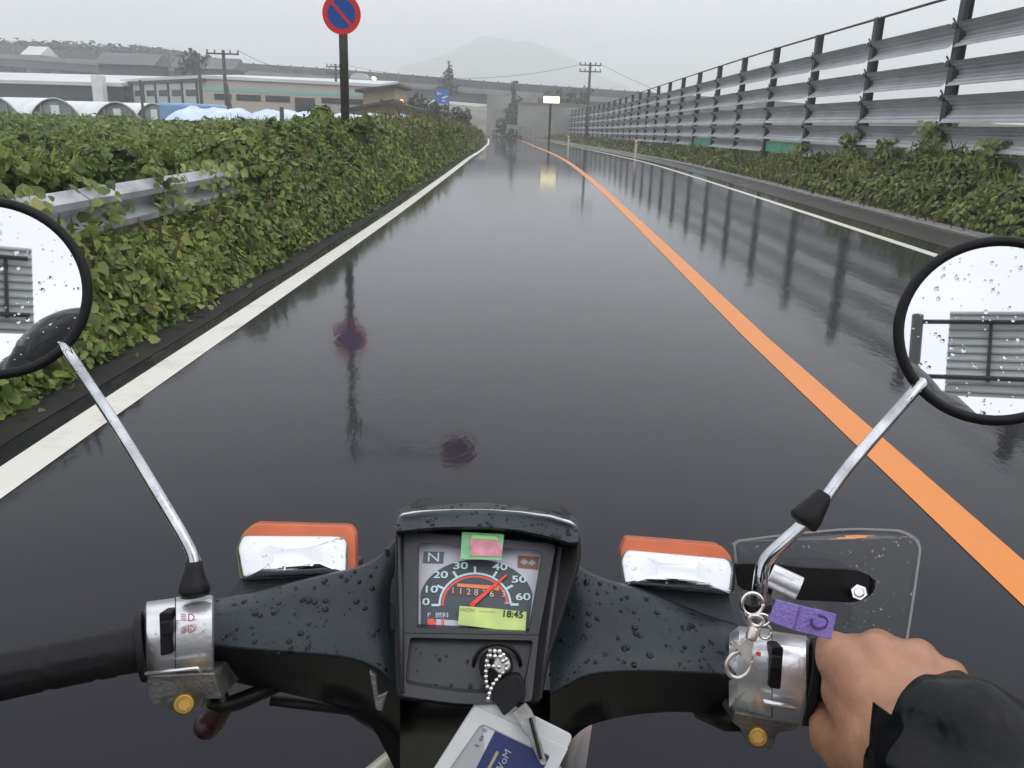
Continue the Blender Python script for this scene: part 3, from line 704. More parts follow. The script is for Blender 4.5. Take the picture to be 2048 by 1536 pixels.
# car on the deck with its lamps on
cx = W(727, 158, 155).x; cz = oz(cx); cy = yof(cx) + 3
car = thing("car", "small white car with lit headlamps driving on the elevated highway", "car", (cx, cy, cz))
body = []
q = MB(); q.prism([(cx - 2, cy, cz + .3), (cx + 2.1, cy, cz + .3), (cx + 2.1, cy, cz + .85), (cx + 1.1, cy, cz + .98), (cx + .6, cy, cz + 1.45), (cx - 1.2, cy, cz + 1.5), (cx - 1.9, cy, cz + 1.0)], (0, 1.7, 0)); q.build("body", M_wallw, car, bevel=.06)
for dx in (-1.3, 1.35):
    q = MB(); q.tube([(cx + dx, cy - .03, cz + .31), (cx + dx, cy + .25, cz + .31)], .31, 16); q.build("wheel", M_steel, car)
M_head = principled("lit headlamp", (1, .9, .6), .3, emit=(1, .85, .5), emit_s=9)
for dy in (-.02, 1.2):
    q = MB(); q.ball((cx + 2.02, cy + .25 + dy, cz + .75), .27, 12, 8); q.build("headlight", M_head, car, smooth=True)
# red lamp behind the shed
M_rlamp = principled("lit red lamp", (1, .1, .05), .3, emit=(1, .16, .08), emit_s=6)
p = W(803, 203, 66); t = thing("traffic_light", "small lit red signal lamp beside the sheds", "traffic light", (p.x, 66, -1))
MB().tube([(p.x, 66.2, -1), (p.x, 66.2, p.z + .3)], .06, 10).build("post", M_steel, t)
MB().box((p.x, 66.15, p.z), (.42, .2, .42)).build("housing", M_steel, t, bevel=.03)
MB().ball((p.x, 66.03, p.z), .17, 14, 8, (1, .4, 1)).build("lamp", M_rlamp, t, smooth=True)

# retaining wall and green bank to the right of the bridge
a, b = W(1036, 207, 118), W(1240, 222, 118)
rw = thing("retaining_wall", "plain grey concrete retaining wall behind the lit yellow board", "wall", (a.x, 118, -1))
q = MB(); q.prism([(a.x, 118, -1.3), (b.x + 40, 110, -1.3), (b.x + 40, 110, 2.6), (a.x, 118, a.z)], (0, 1.0, 0)); q.build("wall", M_conc2, rw)
q = MB(); q.prism([(a.x - .1, 117.9, a.z + .002), (b.x + 40, 109.9, 2.602), (b.x + 40, 109.9, 2.85), (a.x - .1, 117.9, a.z + .25)], (0, 1.2, 0)); q.build("coping", M_conc, rw)
def hillgrid(name, xs, ys, f, mat, kind="structure"):
    vs = [(x, y, f(x, y)) for y in ys for x in xs]; nx = len(xs)
    return tag(MB().add(vs, [(j * nx + i, j * nx + i + 1, (j + 1) * nx + i + 1, (j + 1) * nx + i) for j in range(len(ys) - 1) for i in range(nx - 1)]).build(name, mat, smooth=True), kind=kind)
def emb(x, y):
    t = max(0, min(1, (y - 119) / 22)); base = 2.8 + .9 * t
    return base + fnoise(x, y, .12, 3) * .4 if x > 2 else base * max(0, (x + 3) / 5) - 1
hillgrid("embankment", np.arange(-3, 120, 4), [119, 123, 128, 134, 141, 152], emb, M_field)
def clumpset(specs, size, dens, name, label, cat, mat, kind="stuff", parent=None):
    """leaf masses: specs = (centre, radii)"""
    P = []; N = []; Vv = []; S = []
    for c, r in specs:
        n = int(2.2 * dens * (r[0] * r[1] + r[1] * r[2] + r[0] * r[2]) / (size * size))
        for _ in range(n):
            d = Vector((random.gauss(0, 1), random.gauss(0, 1), random.gauss(0, 1))).normalized(); k = random.uniform(.72, 1.06)
            P.append((c[0] + d.x * r[0] * k, c[1] + d.y * r[1] * k, c[2] + d.z * r[2] * k))
            N.append((d.x + random.gauss(0, .5), d.y + random.gauss(0, .5), d.z + random.gauss(0, .5) + .2)); Vv.append(min(1, max(0, random.gauss(.5, .2)))); S.append(size * random.uniform(.6, 1.4))
    o = leaves(np.array(P), np.array(N), np.array(S), Vv, name, mat, parent)
    if kind: tag(o, label, cat, kind=kind)
    return o
def tree(name, label, base, specs, trunk_h, r, size, dens, mat=None, cat="tree", grp=None):
    t = thing(name, label, cat, base, grp); b = Vector(base)
    q = MB(); q.tube([b, b + Vector((.05, 0, trunk_h * .5)), b + Vector((0, 0, trunk_h))], [r, r * .75, r * .3], 10)
    for c, rr in specs[:6]:
        q.tube([b + Vector((0, 0, trunk_h * .45)), Vector(c)], [r * .4, r * .1], 6)
    q.build("trunk", M_bark, t, smooth=True)
    clumpset(specs, size, dens, "crown", None, None, mat or M_leafT, kind=None, parent=t)
    return t
def crown(c, R, n, k=.5):
    out = []
    for _ in range(n):
        d = Vector((random.gauss(0, 1), random.gauss(0, 1), random.gauss(0, 1))).normalized() * random.uniform(.2, .75)
        s = random.uniform(.7, 1.2) * k
        out.append(((c[0] + d.x * R[0], c[1] + d.y * R[1], c[2] + d.z * R[2]), (R[0] * s, R[1] * s, R[2] * s)))
    return out
# row of dark shrubs above the wall, one by one
for i, px in enumerate((1096, 1116, 1136, 1156, 1172)):
    p = W(px, 186, 128); lab = ["dark shrub at the left end of the row on the bank", "dark shrub right above the lit yellow board", "dark shrub in the middle of the row on the bank", "dark shrub second from the right of the row on the bank", "dark shrub next to the utility pole on the bank"][i]
    tree("shrub", lab, (p.x, 128, 2.8), crown((p.x, 128, p.z - .4), (1.1, 1.0, 1.35), 6, .6), 2.2, .1, .34, .8, cat="shrub", grp="row of shrubs on the bank")
for i, (px, py, y, R, lab) in enumerate(((868, 226, 66, 1.15, "bushy green tree in front of the blue direction sign"), (912, 232, 60, .95, "rounded bush at the bend where the verge meets the road"), (842, 212, 70, 1.35, "dark bush beside the red signal lamp"), (930, 240, 78, 1.0, "low bush under the bridge opening"))):
    p = W(px, py, y); tree("bush", lab, (p.x, y, -.6), crown(tuple(p), (R, R, R * .9), 9, .55), p.z + .6, .12, .24, .75, mat=M_leafT if i != 1 else None, cat="bush", grp="bushes before the bridge")
p = W(897, 150, 138)
specs = []
for k in range(9):
    h = k / 8; z = p.z + 1.7 - h * 4.2
    for _ in range(4): a_ = random.uniform(0, 6.28); rr = .25 + 1.9 * h; specs.append(((p.x + math.cos(a_) * rr * .55, 138 + math.sin(a_) * rr * .55, z), (rr * .62, rr * .62, .38)))
tree("conifer", "lone conifer poking up in front of the elevated highway", (p.x, 138, -1), specs, p.z + 2.4, .18, .34, .8, cat="tree")
p = W(385, 118, 105); tree("hill_tree", "taller tree breaking the skyline left of the two-legged pole", (p.x, 105, 0), crown((p.x, 105, p.z - .6), (2.2, 2, 1.9), 10, .5), p.z, .2, .5, .7)
# vine-clad pole and the vine triangle on the abutment
p = W(1028, 162, 112); vp = thing("ivy_pole", "old utility pole wrapped in climbing vines beside the concrete abutment", "utility pole", (p.x, 112, -1))
MB().tube([(p.x, 112, -1), (p.x, 112, p.z)], [.2, .15], 10).build("pole", M_pole, vp)
clumpset([((p.x + random.uniform(-.2, .2), 112, z), (.42 - abs(z - 2) * .03, .4, .6)) for z in np.arange(-.6, p.z - .5, .55)] + [((p.x, 112, p.z - .2), (.55, .3, .3))], .28, .8, "vine", None, None, M_leafT, kind=None, parent=vp)
specs = []
for k in range(60):
    u = random.random(); z = -1 + u * 5.2; x0 = W(985, 262, 116).x; x1 = W(1036, 262, 116).x
    lo = x0 + (x1 - x0) * (z + 1) / 6.2; specs.append(((random.uniform(lo, x1 + .3), 117 + u * 8, z), (.9, .8, .7)))
clumpset(specs, .36, .5, "vine_slope", "triangle of dull green vines climbing the concrete abutment", "vines", M_leafF)
for px, py, lab in ((1010, 240, 1), ):
    pass
# bank seen under the bridge
M_bankc = principled("pale earth bank", (.17, .16, .13), .9, var=.4, vscale=.25, bump=.5, bscale=1)
hillgrid("far_bank", np.arange(-70, 10, 3), [166, 170, 175, 182, 192, 205], lambda x, y: -1.2 + min(1, (y - 166) / 20) * 5.6 + fnoise(x, y, .2, 1) * .6, M_bankc)

# ------------------------------------------------------------------ hills and woods
def mount(x, y):
    h = 132 * math.exp(-((x + 36) / 232) ** 2 - ((y - 1480) / 240) ** 2) + 16 * math.exp(-((x - 330) / 160) ** 2 - ((y - 1480) / 240) ** 2)
    return -3 + h * (1 + .13 * fnoise(x, y, .010, 2)) + 5.0 * fnoise(x, y, .045, 6) * min(1, h / 30)
M_mount = principled("wooded mountain", (.035, .05, .028), .95, var=.5, vscale=.03, bump=1, bscale=.2)
hillgrid("mountain", np.arange(-620, 640, 9), np.arange(1000, 1800, 14), mount, M_mount)
def ridge(x, y):
    e = max(0, min(1, (-x - 22) / 70)); yy = max(0, min(1, (y - 150) / 60))
    return -2 + 14.5 * (e ** .6) * (yy ** .8) + .8 * fnoise(x, y, .05, 4)
M_hill = principled("dark hillside grass", (.035, .055, .022), .9, var=.4, vscale=.1, bump=.5, bscale=1)
hillgrid("hillside", np.arange(-420, -14, 6), np.arange(150, 330, 8), ridge, M_hill)
P = []; N = []; S = []; Vv = []
for _ in range(9000):
    y = random.uniform(165, 260); x = random.uniform(-190, -34); z = ridge(x, y)
    if random.random() > .45 + .5 * (y > 205): continue
    H = random.uniform(1.5, 3.4) * (1 if y > 200 else .45)
    for _ in range(9):
        d = Vector((random.gauss(0, 1), random.gauss(0, 1), random.gauss(0, 1))).normalized()
        P.append((x + d.x * 1.3, y + d.y * 1.3, z + H * .6 + d.z * H * .5)); N.append((d.x, d.y, d.z + .4)); S.append(random.uniform(.8, 1.6)); Vv.append(random.random())
tag(leaves(np.array(P), np.array(N), np.array(S), Vv, "wooded_slope", M_leafF), "misty dark wood covering the far hillside on the left", "wood", kind="stuff")

#MOPED-START
# ------------------------------------------------------------------ moped helpers
def plate(name, pts, df, th, mat, parent, bevel=0.0, seg=2, mb=None, drops=None):
    q = mb or MB()
    fr = [V(x, y, df(x, y)) for x, y in pts]
    q.prism(fr, cF * th)
    if drops: droplets(q, *drops)
    return q.build(name, [mat, M_water] if drops else mat, parent, bevel=bevel, seg=seg)
def rr(c, r, n=5):                      # rounded polygon from corners
    out = []; m_ = len(c); rs = r if isinstance(r, (list, tuple)) else [r] * m_
    for i in range(m_):
        p0, p, p1 = Vector(c[i - 1]), Vector(c[i]), Vector(c[(i + 1) % m_])
        a = p + (p0 - p).normalized() * rs[i]; b = p + (p1 - p).normalized() * rs[i]
        for k in range(n + 1):
            t = k / n; q = a * (1 - t) ** 2 + p * 2 * t * (1 - t) + b * t * t; out.append((q.x, q.y))
    return out
def ringplate(name, outer, inner, df, th, mat, parent, bevel=0.0, dfi=None, mb=None):
    q = mb or MB(); n = len(outer); dfi = dfi or df
    vs = [V(x, y, df(x, y)) for x, y in outer] + [V(x, y, dfi(x, y)) for x, y in inner]
    vs += [v + cF * th for v in vs]
    fs = []
    for k in range(n):
        j = (k + 1) % n
        fs += [(k, j, n + j, n + k), (2 * n + k, 3 * n + k, 3 * n + j, 2 * n + j), (k, 2 * n + k, 2 * n + j, j), (n + k, n + j, 3 * n + j, 3 * n + k)]
    q.add(vs, fs)
    if mb: return None
    return q.build(name, mat, parent, bevel=bevel)
def droplets(q, n, r0, r1, facing=.25, big=.08, cam_side=True):
    """rain drops standing on the faces already in the builder (material slot 1)"""
    tris = []; ws = []
    for f in q.f:
        if len(f) < 3: continue
        a = Vector(q.v[f[0]])
        for i in range(1, len(f) - 1):
            b, c = Vector(q.v[f[i]]), Vector(q.v[f[i + 1]]); nn = (b - a).cross(c - a); ar = nn.length / 2
            if ar < 1e-9: continue
            nn.normalize(); vd = (cC - (a + b + c) / 3).normalized()
            if abs(nn.dot(vd)) < facing: continue
            if nn.dot(vd) < 0: nn = -nn
            tris.append((a, b, c, nn)); ws.append(ar)
    if not tris: return
    old = q.cur; q.cur = 1
    for (a, b, c, nn) in random.choices(tris, ws, k=n):
        u, v = random.random(), random.random()
        if u + v > 1: u, v = 1 - u, 1 - v
        p = a + (b - a) * u + (c - a) * v
        # keep only drops that sit on the outermost surface seen from above
        r = r0 * (1 + random.random() ** 3 * (r1 / r0 - 1))
        R = nn.to_track_quat("Z", "Y").to_matrix()
        q.ball(p + nn * r * .05, r, 8, 5, (random.uniform(.85, 1.1), random.uniform(.9, 1.25), .5), R)
    q.cur = old
def text(name, body, px, py, size, mat, parent, df, rot=0.0, xs=1.0, off=.0012, extr=.0001, bold=0.0, align="CENTER"):
    cu = bpy.data.curves.new(name, "FONT"); cu.body = body; cu.align_x = align; cu.align_y = "CENTER"
    cu.size = 1; cu.extrude = .004; cu.offset = bold; cu.materials.append(mat)
    o = bpy.data.objects.new(name, cu); COL.objects.link(o)
    O = V(px, py, df(px, py) - off); X = (V(px + 5, py, df(px + 5, py)) - V(px - 5, py, df(px - 5, py))); s = X.length / 10; X.normalize()
    Y = (V(px, py - 5, df(px, py - 5)) - V(px, py + 5, df(px, py + 5))); Y = (Y - X * Y.dot(X)).normalized(); Z = X.cross(Y)
    c, sn = math.cos(rot), math.sin(rot); X2 = X * c + Y * sn; Y2 = -X * sn + Y * c
    M = Matrix((X2 * s * size * xs * 1.40, Y2 * s * size * 1.35, Z * s * size)).transposed().to_4x4(); M.translation = O
    o.parent = parent
    if parent.type == "EMPTY": o.matrix_parent_inverse = Matrix.Translation(-parent.location)
    o.matrix_basis = M
    bpy.context.view_layer.update()
    me = bpy.data.meshes.new_from_object(o.evaluated_get(bpy.context.evaluated_depsgraph_get()))
    me.transform(M); o2 = bpy.data.objects.new(name, me); COL.objects.link(o2); o2.parent = parent
    if parent.type == "EMPTY": o2.matrix_parent_inverse = Matrix.Translation(-parent.location)
    if not me.materials: me.materials.append(mat)
    bpy.data.objects.remove(o); o2.name = name
    return o2
def flesh(name, caps, mat, parent, vox=.0022, smooth_it=6, extra_mb=None):
    q = extra_mb or MB()
    for (a, ra, b, rb) in caps:
        a, b = Vector(a), Vector(b); n = max(2, int((b - a).length / (min(ra, rb) * .45)))
        for i in range(n + 1):
            t = i / n; q.ball(a.lerp(b, t), ra + (rb - ra) * t, 14, 9)
    o = q.build(name, mat, parent, smooth=True)
    r = o.modifiers.new("r", "REMESH"); r.mode = "VOXEL"; r.voxel_size = vox; r.use_smooth_shade = True
    s = o.modifiers.new("s", "SMOOTH"); s.factor = .5; s.iterations = smooth_it
    return o
def spl(P_, k=5):
    out = []
    for i in range(len(P_) - 1):
        a, b, c, d_ = P_[max(i - 1, 0)], P_[i], P_[i + 1], P_[min(i + 2, len(P_) - 1)]
        for j in range(k):
            t = j / k; out.append(0.5 * ((2 * b) + (c - a) * t + (2 * a - 5 * b + 4 * c - d_) * t * t + (3 * b - a - 3 * c + d_) * t ** 3))
    return out + [P_[-1]]
const = lambda d: (lambda x, y: d)

# ------------------------------------------------------------------ moped materials
M_water = principled("rain drop", (.95, .97, 1), .0, trans=1.0, ior=1.33)
M_cover = principled("slate grey plastic", (.021, .0285, .0335), .30, spec=.4, var=.18, vscale=25, bump=.10, bscale=900)
M_black = principled("matt black plastic", (.006, .006, .0065), .42, spec=.25, var=.3, vscale=30)
M_drop = principled("rain bead on plastic", (.30, .33, .36), .0, trans=1.0, ior=1.33)
M_meter = principled("dark meter surround", (.030, .031, .034), .34, var=.15, vscale=30, bump=.08, bscale=700)
M_rub = principled("black rubber", (.008, .008, .009), .5, spec=.3, bump=.06, bscale=300)
M_chrome = principled("chrome", (.82, .83, .85), .06, metal=1.0, bump=.03, bscale=25)
M_stem = principled("chromed stem", (.52, .53, .55), .10, metal=1.0, var=.35, vscale=50)
M_alu = principled("cast aluminium", (.78, .78, .80), .30, metal=.8, var=.10, vscale=45, bump=.04, bscale=300)
M_alud = principled("dirty cast aluminium", (.20, .20, .19), .42, metal=.6, var=.4, vscale=60, bump=.2, bscale=300)
M_brass = principled("brass bolt", (.50, .31, .075), .34, metal=.75, var=.25, vscale=90)
M_amber = principled("amber lens", (.52, .115, .035), .2, var=.15, vscale=40)
M_mirror = principled("mirror glass", (.76, .77, .79), .012, metal=1.0)
M_dialw = principled("pale dial", (.50, .50, .56), .4, var=.06, vscale=60)
M_diald = principled("dark dial", (.060, .072, .085), .35, var=.1, vscale=60)
M_mark = principled("pale blue print", (.55, .70, .74), .5)
M_redp = principled("red print", (.75, .10, .08), .4)
M_needle = principled("red needle", (.80, .07, .05), .35)
M_orangep = principled("orange print", (.80, .25, .08), .4)
M_odo = principled("odometer slot", (.10, .055, .050), .4)
M_brown = principled("brown lamp window", (.22, .10, .06), .35)
M_grey = principled("grey lamp window", (.10, .11, .12), .35)
M_sgreen = principled("green sticker", (.22, .48, .24), .35, var=.25, vscale=120)
M_sgreen2 = principled("bright green sticker", (.36, .78, .28), .35)
M_spink = principled("pink sticker", (.62, .26, .30), .4, var=.25, vscale=160)
M_syel = principled("yellow green tape", (.50, .62, .20), .5, var=.14, vscale=70)
M_ink = principled("black ink", (.012, .014, .012), .5)
M_inkf = principled("faded ink", (.25, .32, .14), .5)
M_inkr = principled("worn red print", (.42, .16, .15), .5)
M_clear = principled("clear acrylic", (.93, .95, .95), .03, trans=1.0, ior=1.2)
M_edge = principled("frosted acrylic edge", (.42, .43, .44), .4, trans=.3)
M_purple = principled("purple felt tag", (.26, .19, .55), .7, bump=.3, bscale=500, var=.12, vscale=90)
M_card = principled("white plastic card holder", (.52, .53, .53), .35, var=.08, vscale=60)
M_navy = principled("navy card", (.012, .022, .11), .35)
M_gold = principled("dull gold print", (.32, .29, .16), .4)
M_cardg = principled("grey card strip", (.33, .34, .35), .4)
M_cream = principled("cream painted metal", (.52, .50, .40), .3, coat=.5)
M_vinyl = principled("black vinyl", (.015, .015, .016), .45)
M_skin = bpy.data.materials.new("skin"); M_skin.use_nodes = True
_n = M_skin.node_tree; _b = _n.nodes["Principled BSDF"]
_b.inputs["Roughness"].default_value = .48; _b.inputs["Subsurface Weight"].default_value = .15; _b.inputs["Subsurface Radius"].default_value = (.010, .004, .002); _b.inputs["Subsurface Scale"].default_value = .5
_t = _n.nodes.new("ShaderNodeTexCoord"); _q = _n.nodes.new("ShaderNodeTexNoise"); _q.inputs["Scale"].default_value = 26; _q.inputs["Detail"].default_value = 5
_n.links.new(_t.outputs["Object"], _q.inputs["Vector"]); _r = _n.nodes.new("ShaderNodeValToRGB")
_r.color_ramp.elements[0].position = .33; _r.color_ramp.elements[0].color = (.33, .155, .085, 1); _r.color_ramp.elements[1].position = .68; _r.color_ramp.elements[1].color = (.46, .240, .142, 1)
_n.links.new(_q.outputs[0], _r.inputs[0]); _n.links.new(_r.outputs[0], _b.inputs["Base Color"])
_v = _n.nodes.new("ShaderNodeTexVoronoi"); _v.inputs["Scale"].default_value = 900; _n.links.new(_t.outputs["Object"], _v.inputs["Vector"])
_w = _n.nodes.new("ShaderNodeTexNoise"); _w.inputs["Scale"].default_value = 70; _w.inputs["Detail"].default_value = 6; _n.links.new(_t.outputs["Object"], _w.inputs["Vector"])
_bp = _n.nodes.new("ShaderNodeBump"); _bp.inputs["Strength"].default_value = .55; _bp.inputs["Distance"].default_value = .003; _n.links.new(_w.outputs[0], _bp.inputs["Height"])
_bp2 = _n.nodes.new("ShaderNodeBump"); _bp2.inputs["Strength"].default_value = .25; _bp2.inputs["Distance"].default_value = .0006; _n.links.new(_v.outputs["Distance"], _bp2.inputs["Height"]); _n.links.new(_bp.outputs[0], _bp2.inputs["Normal"])
_n.links.new(_bp2.outputs[0], _b.inputs["Normal"])
M_jacket = principled("black rain jacket", (.004, .0045, .0055), .36, spec=.32, var=.4, vscale=14, bump=1.0, bscale=17)
M_helmet = principled("dark helmet", (.03, .03, .035), .2, coat=.6)

BIKE = thing("moped", "wet grey handlebar of a moped with round mirrors, speedometer and chrome indicators", "moped", (0, .40, 0))

# ------------------------------------------------------------------ handlebar cover (two wings) and steering column
def wing(secs):
    """secs: (px, y_top, y_crease, y_bottom, depth at crease)"""
    q = MB(); out = []
    for px, yt, yc, yb, d in secs:
        h = (yc - yt) / 150.0; g = (yb - yc) / 60.0
        P_ = [(yt + 10, d + .072), (yt + 2, d + .060 * (.5 + .5 * h)), (yt, d + .046 * (.4 + .6 * h)), (yt + (yc - yt) * .03 + 1, d + .040 * (.4 + .6 * h)), (yt + (yc - yt) * .33, d + .026 * h), (yt + (yc - yt) * .66, d + .012 * h), (yc - 7, d + .0005),
              (yc + 1, d + .0005), (yc + 5, d + .003), (yc + (yb - yc) * .5, d + .016 * g), (yb - 2, d + .032 * g), (yb, d + .05)]
        out.append([V(px, y, dd_) for y, dd_ in P_])
    # subdivide along
    fine = []
    for i in range(len(out) - 1):
        p0 = out[max(i - 1, 0)]; p1 = out[i]; p2 = out[i + 1]; p3 = out[min(i + 2, len(out) - 1)]
        for k in range(4):
            t = k / 4
            fine.append([0.5 * ((2 * b) + (c - a) * t + (2 * a - 5 * b + 4 * c - d_) * t * t + (3 * b - a - 3 * c + d_) * t ** 3) for a, b, c, d_ in zip(p0, p1, p2, p3)])
    fine.append(out[-1]); n_ = 12
    up = MB(); up.loft([s_[:8] + [s_[0] + (s_[7] - s_[0]) * .02] for s_ in fine], closed=False)
    lo = MB(); lo.loft([s_[7:] + [s_[0]] for s_ in fine], closed=False, cap=False)
    return up, lo
LW = [(426, 1199, 1291, 1350, .500), (480, 1188, 1298, 1367, .497), (560, 1169, 1305, 1384, .494), (640, 1150, 1311, 1403, .490), (700, 1137, 1319, 1424, .487), (740, 1122, 1333, 1450, .485), (770, 1098, 1352, 1500, .484), (800, 1062, 1385, 1560, .484)]
RW = [(1100, 1085, 1392, 1560, .484), (1136, 1112, 1372, 1490, .484), (1170, 1138, 1355, 1456, .485), (1215, 1158, 1347, 1440, .487), (1285, 1178, 1345, 1428, .489), (1360, 1208, 1347, 1424, .492), (1420, 1232, 1350, 1430, .495), (1478, 1249, 1354, 1448, .498)]
for w_ in (LW, RW):
    q, lo = wing(w_); droplets(q, 430, .0005, .0023, facing=.3)
    cvr = q.build("handlebar_cover", [M_cover, M_drop], BIKE, smooth=True)
    lo.build("lower_cover", M_black, BIKE, smooth=True)
# shoulders of the cover that carry the indicators
plate("indicator_mount", rr([(452, 1196), (498, 1136), (650, 1138), (700, 1142), (700, 1200)], 8), lambda x, y: .560 - (y - 1140) * .0002, .05, M_cover, BIKE, bevel=.002, drops=(26, .0006, .0014))
plate("indicator_mount", rr([(1262, 1180), (1290, 1164), (1455, 1176), (1470, 1250), (1400, 1260)], 8), lambda x, y: .556 - (y - 1160) * .0002, .05, M_cover, BIKE, bevel=.002, drops=(26, .0006, .0014))
q = MB()
colsec = []
for (y, x0, x1, d, th) in ((1380, 770, 1125, .515, .07), (1440, 762, 1150, .52, .08), (1475, 765, 1140, .55, .10), (1530, 785, 1110, .60, .10), (1650, 800, 1100, .72, .10)):
    c = (x0 + x1) / 2; hw_ = (x1 - x0) / 2
    colsec.append([V(c + hw_ * math.cos(a), y, d + th * .5 - th * .5 * abs(math.sin(a)) ** .7 * (1 if math.sin(a) > 0 else -1)) for a in [2 * math.pi * k / 20 for k in range(20)]])
q.loft(colsec); q.build("steering_column", M_black, BIKE, smooth=True)
plate("column_bracket", [(738, 1342), (752, 1352), (757, 1392), (776, 1384), (763, 1424), (752, 1420)], const(.476), .004, M_alud, BIKE, bevel=.0008)

# ------------------------------------------------------------------ instrument cluster
DK = .000168
dd = lambda x, y: .486 + (1208 - y) * DK
fr_ = lambda x, y: dd(x, y) - .008
q = MB()
outer = rr([(790, 1060), (803, 1031), (826, 1012), (880, 1010), (1060, 1015), (1126, 1023), (1153, 1050), (1168, 1110), (1098, 1330), (1082, 1412), (930, 1420), (790, 1402), (786, 1330)], [10, 8, 10, 20, 20, 12, 10, 30, 20, 14, 30, 14, 30], 4)
plate("cluster_body", outer, lambda x, y: fr_(x, y) + .013, .040, M_black, BIKE, bevel=.003)
# hood: rounded bar across the top
hs = []
for px, y0, y1 in ((794, 1036, 1068), (806, 1030, 1066), (860, 1023, 1060), (916, 1020, 1058), (975, 1020, 1058), (1040, 1025, 1065), (1100, 1034, 1078), (1140, 1046, 1090), (1157, 1056, 1088)):
    d0 = fr_(px, y1) - .010
    hs.append([V(px, y1 + 2, d0 + .012), V(px, y1, d0 + .002), V(px, y1 - 5, d0), V(px, (y0 + y1) / 2, d0 + .006), V(px, y0 + 3, d0 + .012), V(px, y0 - 2, d0 + .017), V(px, y0 - 12, d0 + .034), V(px, y0 - 16, d0 + .056), V(px, y1, d0 + .06)])
q = MB(); q.loft(hs); droplets(q, 210, .0005, .0019, facing=.1); q.build("hood", [M_cover, M_drop], BIKE, smooth=False, bevel=.0012)
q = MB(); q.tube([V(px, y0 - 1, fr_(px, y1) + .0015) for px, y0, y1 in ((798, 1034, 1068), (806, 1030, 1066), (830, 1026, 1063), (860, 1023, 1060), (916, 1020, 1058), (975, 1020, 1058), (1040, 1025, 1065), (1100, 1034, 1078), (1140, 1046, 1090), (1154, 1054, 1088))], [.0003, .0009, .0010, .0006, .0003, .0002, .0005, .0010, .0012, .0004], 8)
q.build("hood_edge_glint", principled("painted sky glint", (.62, .64, .68), .12, metal=.6), BIKE, smooth=True)  # pale tube added as a painted sky reflection along the hood's top edge
dial_o = rr([(808, 1062), (1113, 1088), (1078, 1270), (804, 1266)], [14, 14, 3, 3]); dial_i = rr([(836, 1086), (1086, 1103), (1057, 1266), (834, 1256)], [14, 14, 3, 3])
ringplate("meter_surround", dial_o, dial_i, fr_, .008, M_meter, BIKE, bevel=.0007)
lock_o = rr([(804, 1266.5), (1078, 1270.5), (1064, 1404), (940, 1413), (800, 1393)], [3, 3, 10, 60, 12]); lock_i = rr([(820, 1276), (1066, 1282), (1046, 1384), (938, 1388), (810, 1368)], [8, 8, 12, 50, 12])
ringplate("lock_surround", lock_o, lock_i, fr_, .010, M_meter, BIKE, bevel=.0007)
q = MB(); q.prism([V(x, y, fr_(x, y) + .0045) for x, y in rr([(818, 1274), (1068, 1280), (1048, 1386), (938, 1390), (808, 1370)], [8, 8, 12, 50, 12])], cF * .01); droplets(q, 50, .0007, .0022, facing=.3)
q.build("lock_panel", [M_meter, M_drop], BIKE)
for (x0, y0, x1, y1) in ((800, 1066, 804, 1385), (1120, 1095, 1080, 1395)):
    q = MB(); q.tube([V(x0, y0, fr_(x0, y0) - .001), V(x1, y1, fr_(x1, y1) - .001)], .0012, 8); q.build("trim_strip", M_meter, BIKE, smooth=True)
dial = plate("dial", rr([(833, 1083), (1090, 1100), (1061, 1270), (831, 1260)], [14, 14, 3, 3]), dd, .002, M_dialw, BIKE)
def on(name, pts, mat, off, th=.0003, par=None): return plate(name, pts, lambda x, y: dd(x, y) - off, th, mat, par or dial)
def ell(cx, cy, rx, ry, a0, a1, n=28): return [(cx + rx * math.cos(rad(a0 + (a1 - a0) * k / n)), cy - ry * math.sin(rad(a0 + (a1 - a0) * k / n))) for k in range(n + 1)]
CX, CY = 950, 1209
arch = [(842, 1254)] + [(842, 1205)] + [p for p in ell(953, 1200, 113, 81, 176, 8)] + [(1062, 1215), (1055, 1262)]
on("speed_scale", arch, M_diald, .0005)
def arcband(name, rx, ry, w, a0, a1, mat, off):
    o_ = ell(CX, CY, rx, ry, a0, a1); i_ = ell(CX, CY, rx - w, ry - w * .88, a0, a1)[::-1]; return on(name, o_ + i_, mat, off)
arcband("scale_arc", 73, 64, 4.2, 182, 2, M_mark, .0009)
arcband("red_arc", 67, 58, 4.6, 182, 2, M_redp, .0009)
mb = MB()
for k in range(7):
    a = rad(181 - k * 30 - (1 if k else 0)); c, s = math.cos(a), math.sin(a)
    x0, y0, x1, y1 = CX + 71 * c, CY - 62 * s, CX + 87 * c, CY - 76 * s; nx, ny = s * 2.2, c * 2.2
    mb.prism([V(x, y, dd(x, y) - .001) for x, y in ((x0 - nx, y0 - ny), (x1 - nx, y1 - ny), (x1 + nx, y1 + ny), (x0 + nx, y0 + ny))], cF * .0003)
mb.build("tick_marks", M_mark, dial)
for s_, x, y in (("0", 852, 1204), ("10", 861, 1179), ("20", 881, 1150), ("30", 921, 1132), ("40", 1000, 1134), ("50", 1038, 1159), ("60", 1046, 1194)):
    text("speed_number", s_, x, y, 14.5, M_mark, dial, dd, xs=1.5, bold=.02)
on("odometer_slot", [(898, 1176), (1012, 1181), (1010, 1196), (897, 1190)], M_odo, .0008)
on("odometer_lamp", [(914, 1167), (998, 1172), (998, 1181), (973, 1178), (915, 1173)], M_orangep, .0010)
for i, s_ in enumerate("112836"):
    text("odometer_digit", s_, 906 + i * 15.5, 1181 + i * 1.4, 13, M_dialw if i < 5 else M_mark, dial, dd, xs=1.0)
text("odometer_digit", "3", 1007, 1188, 13, M_dialw, dial, dd)
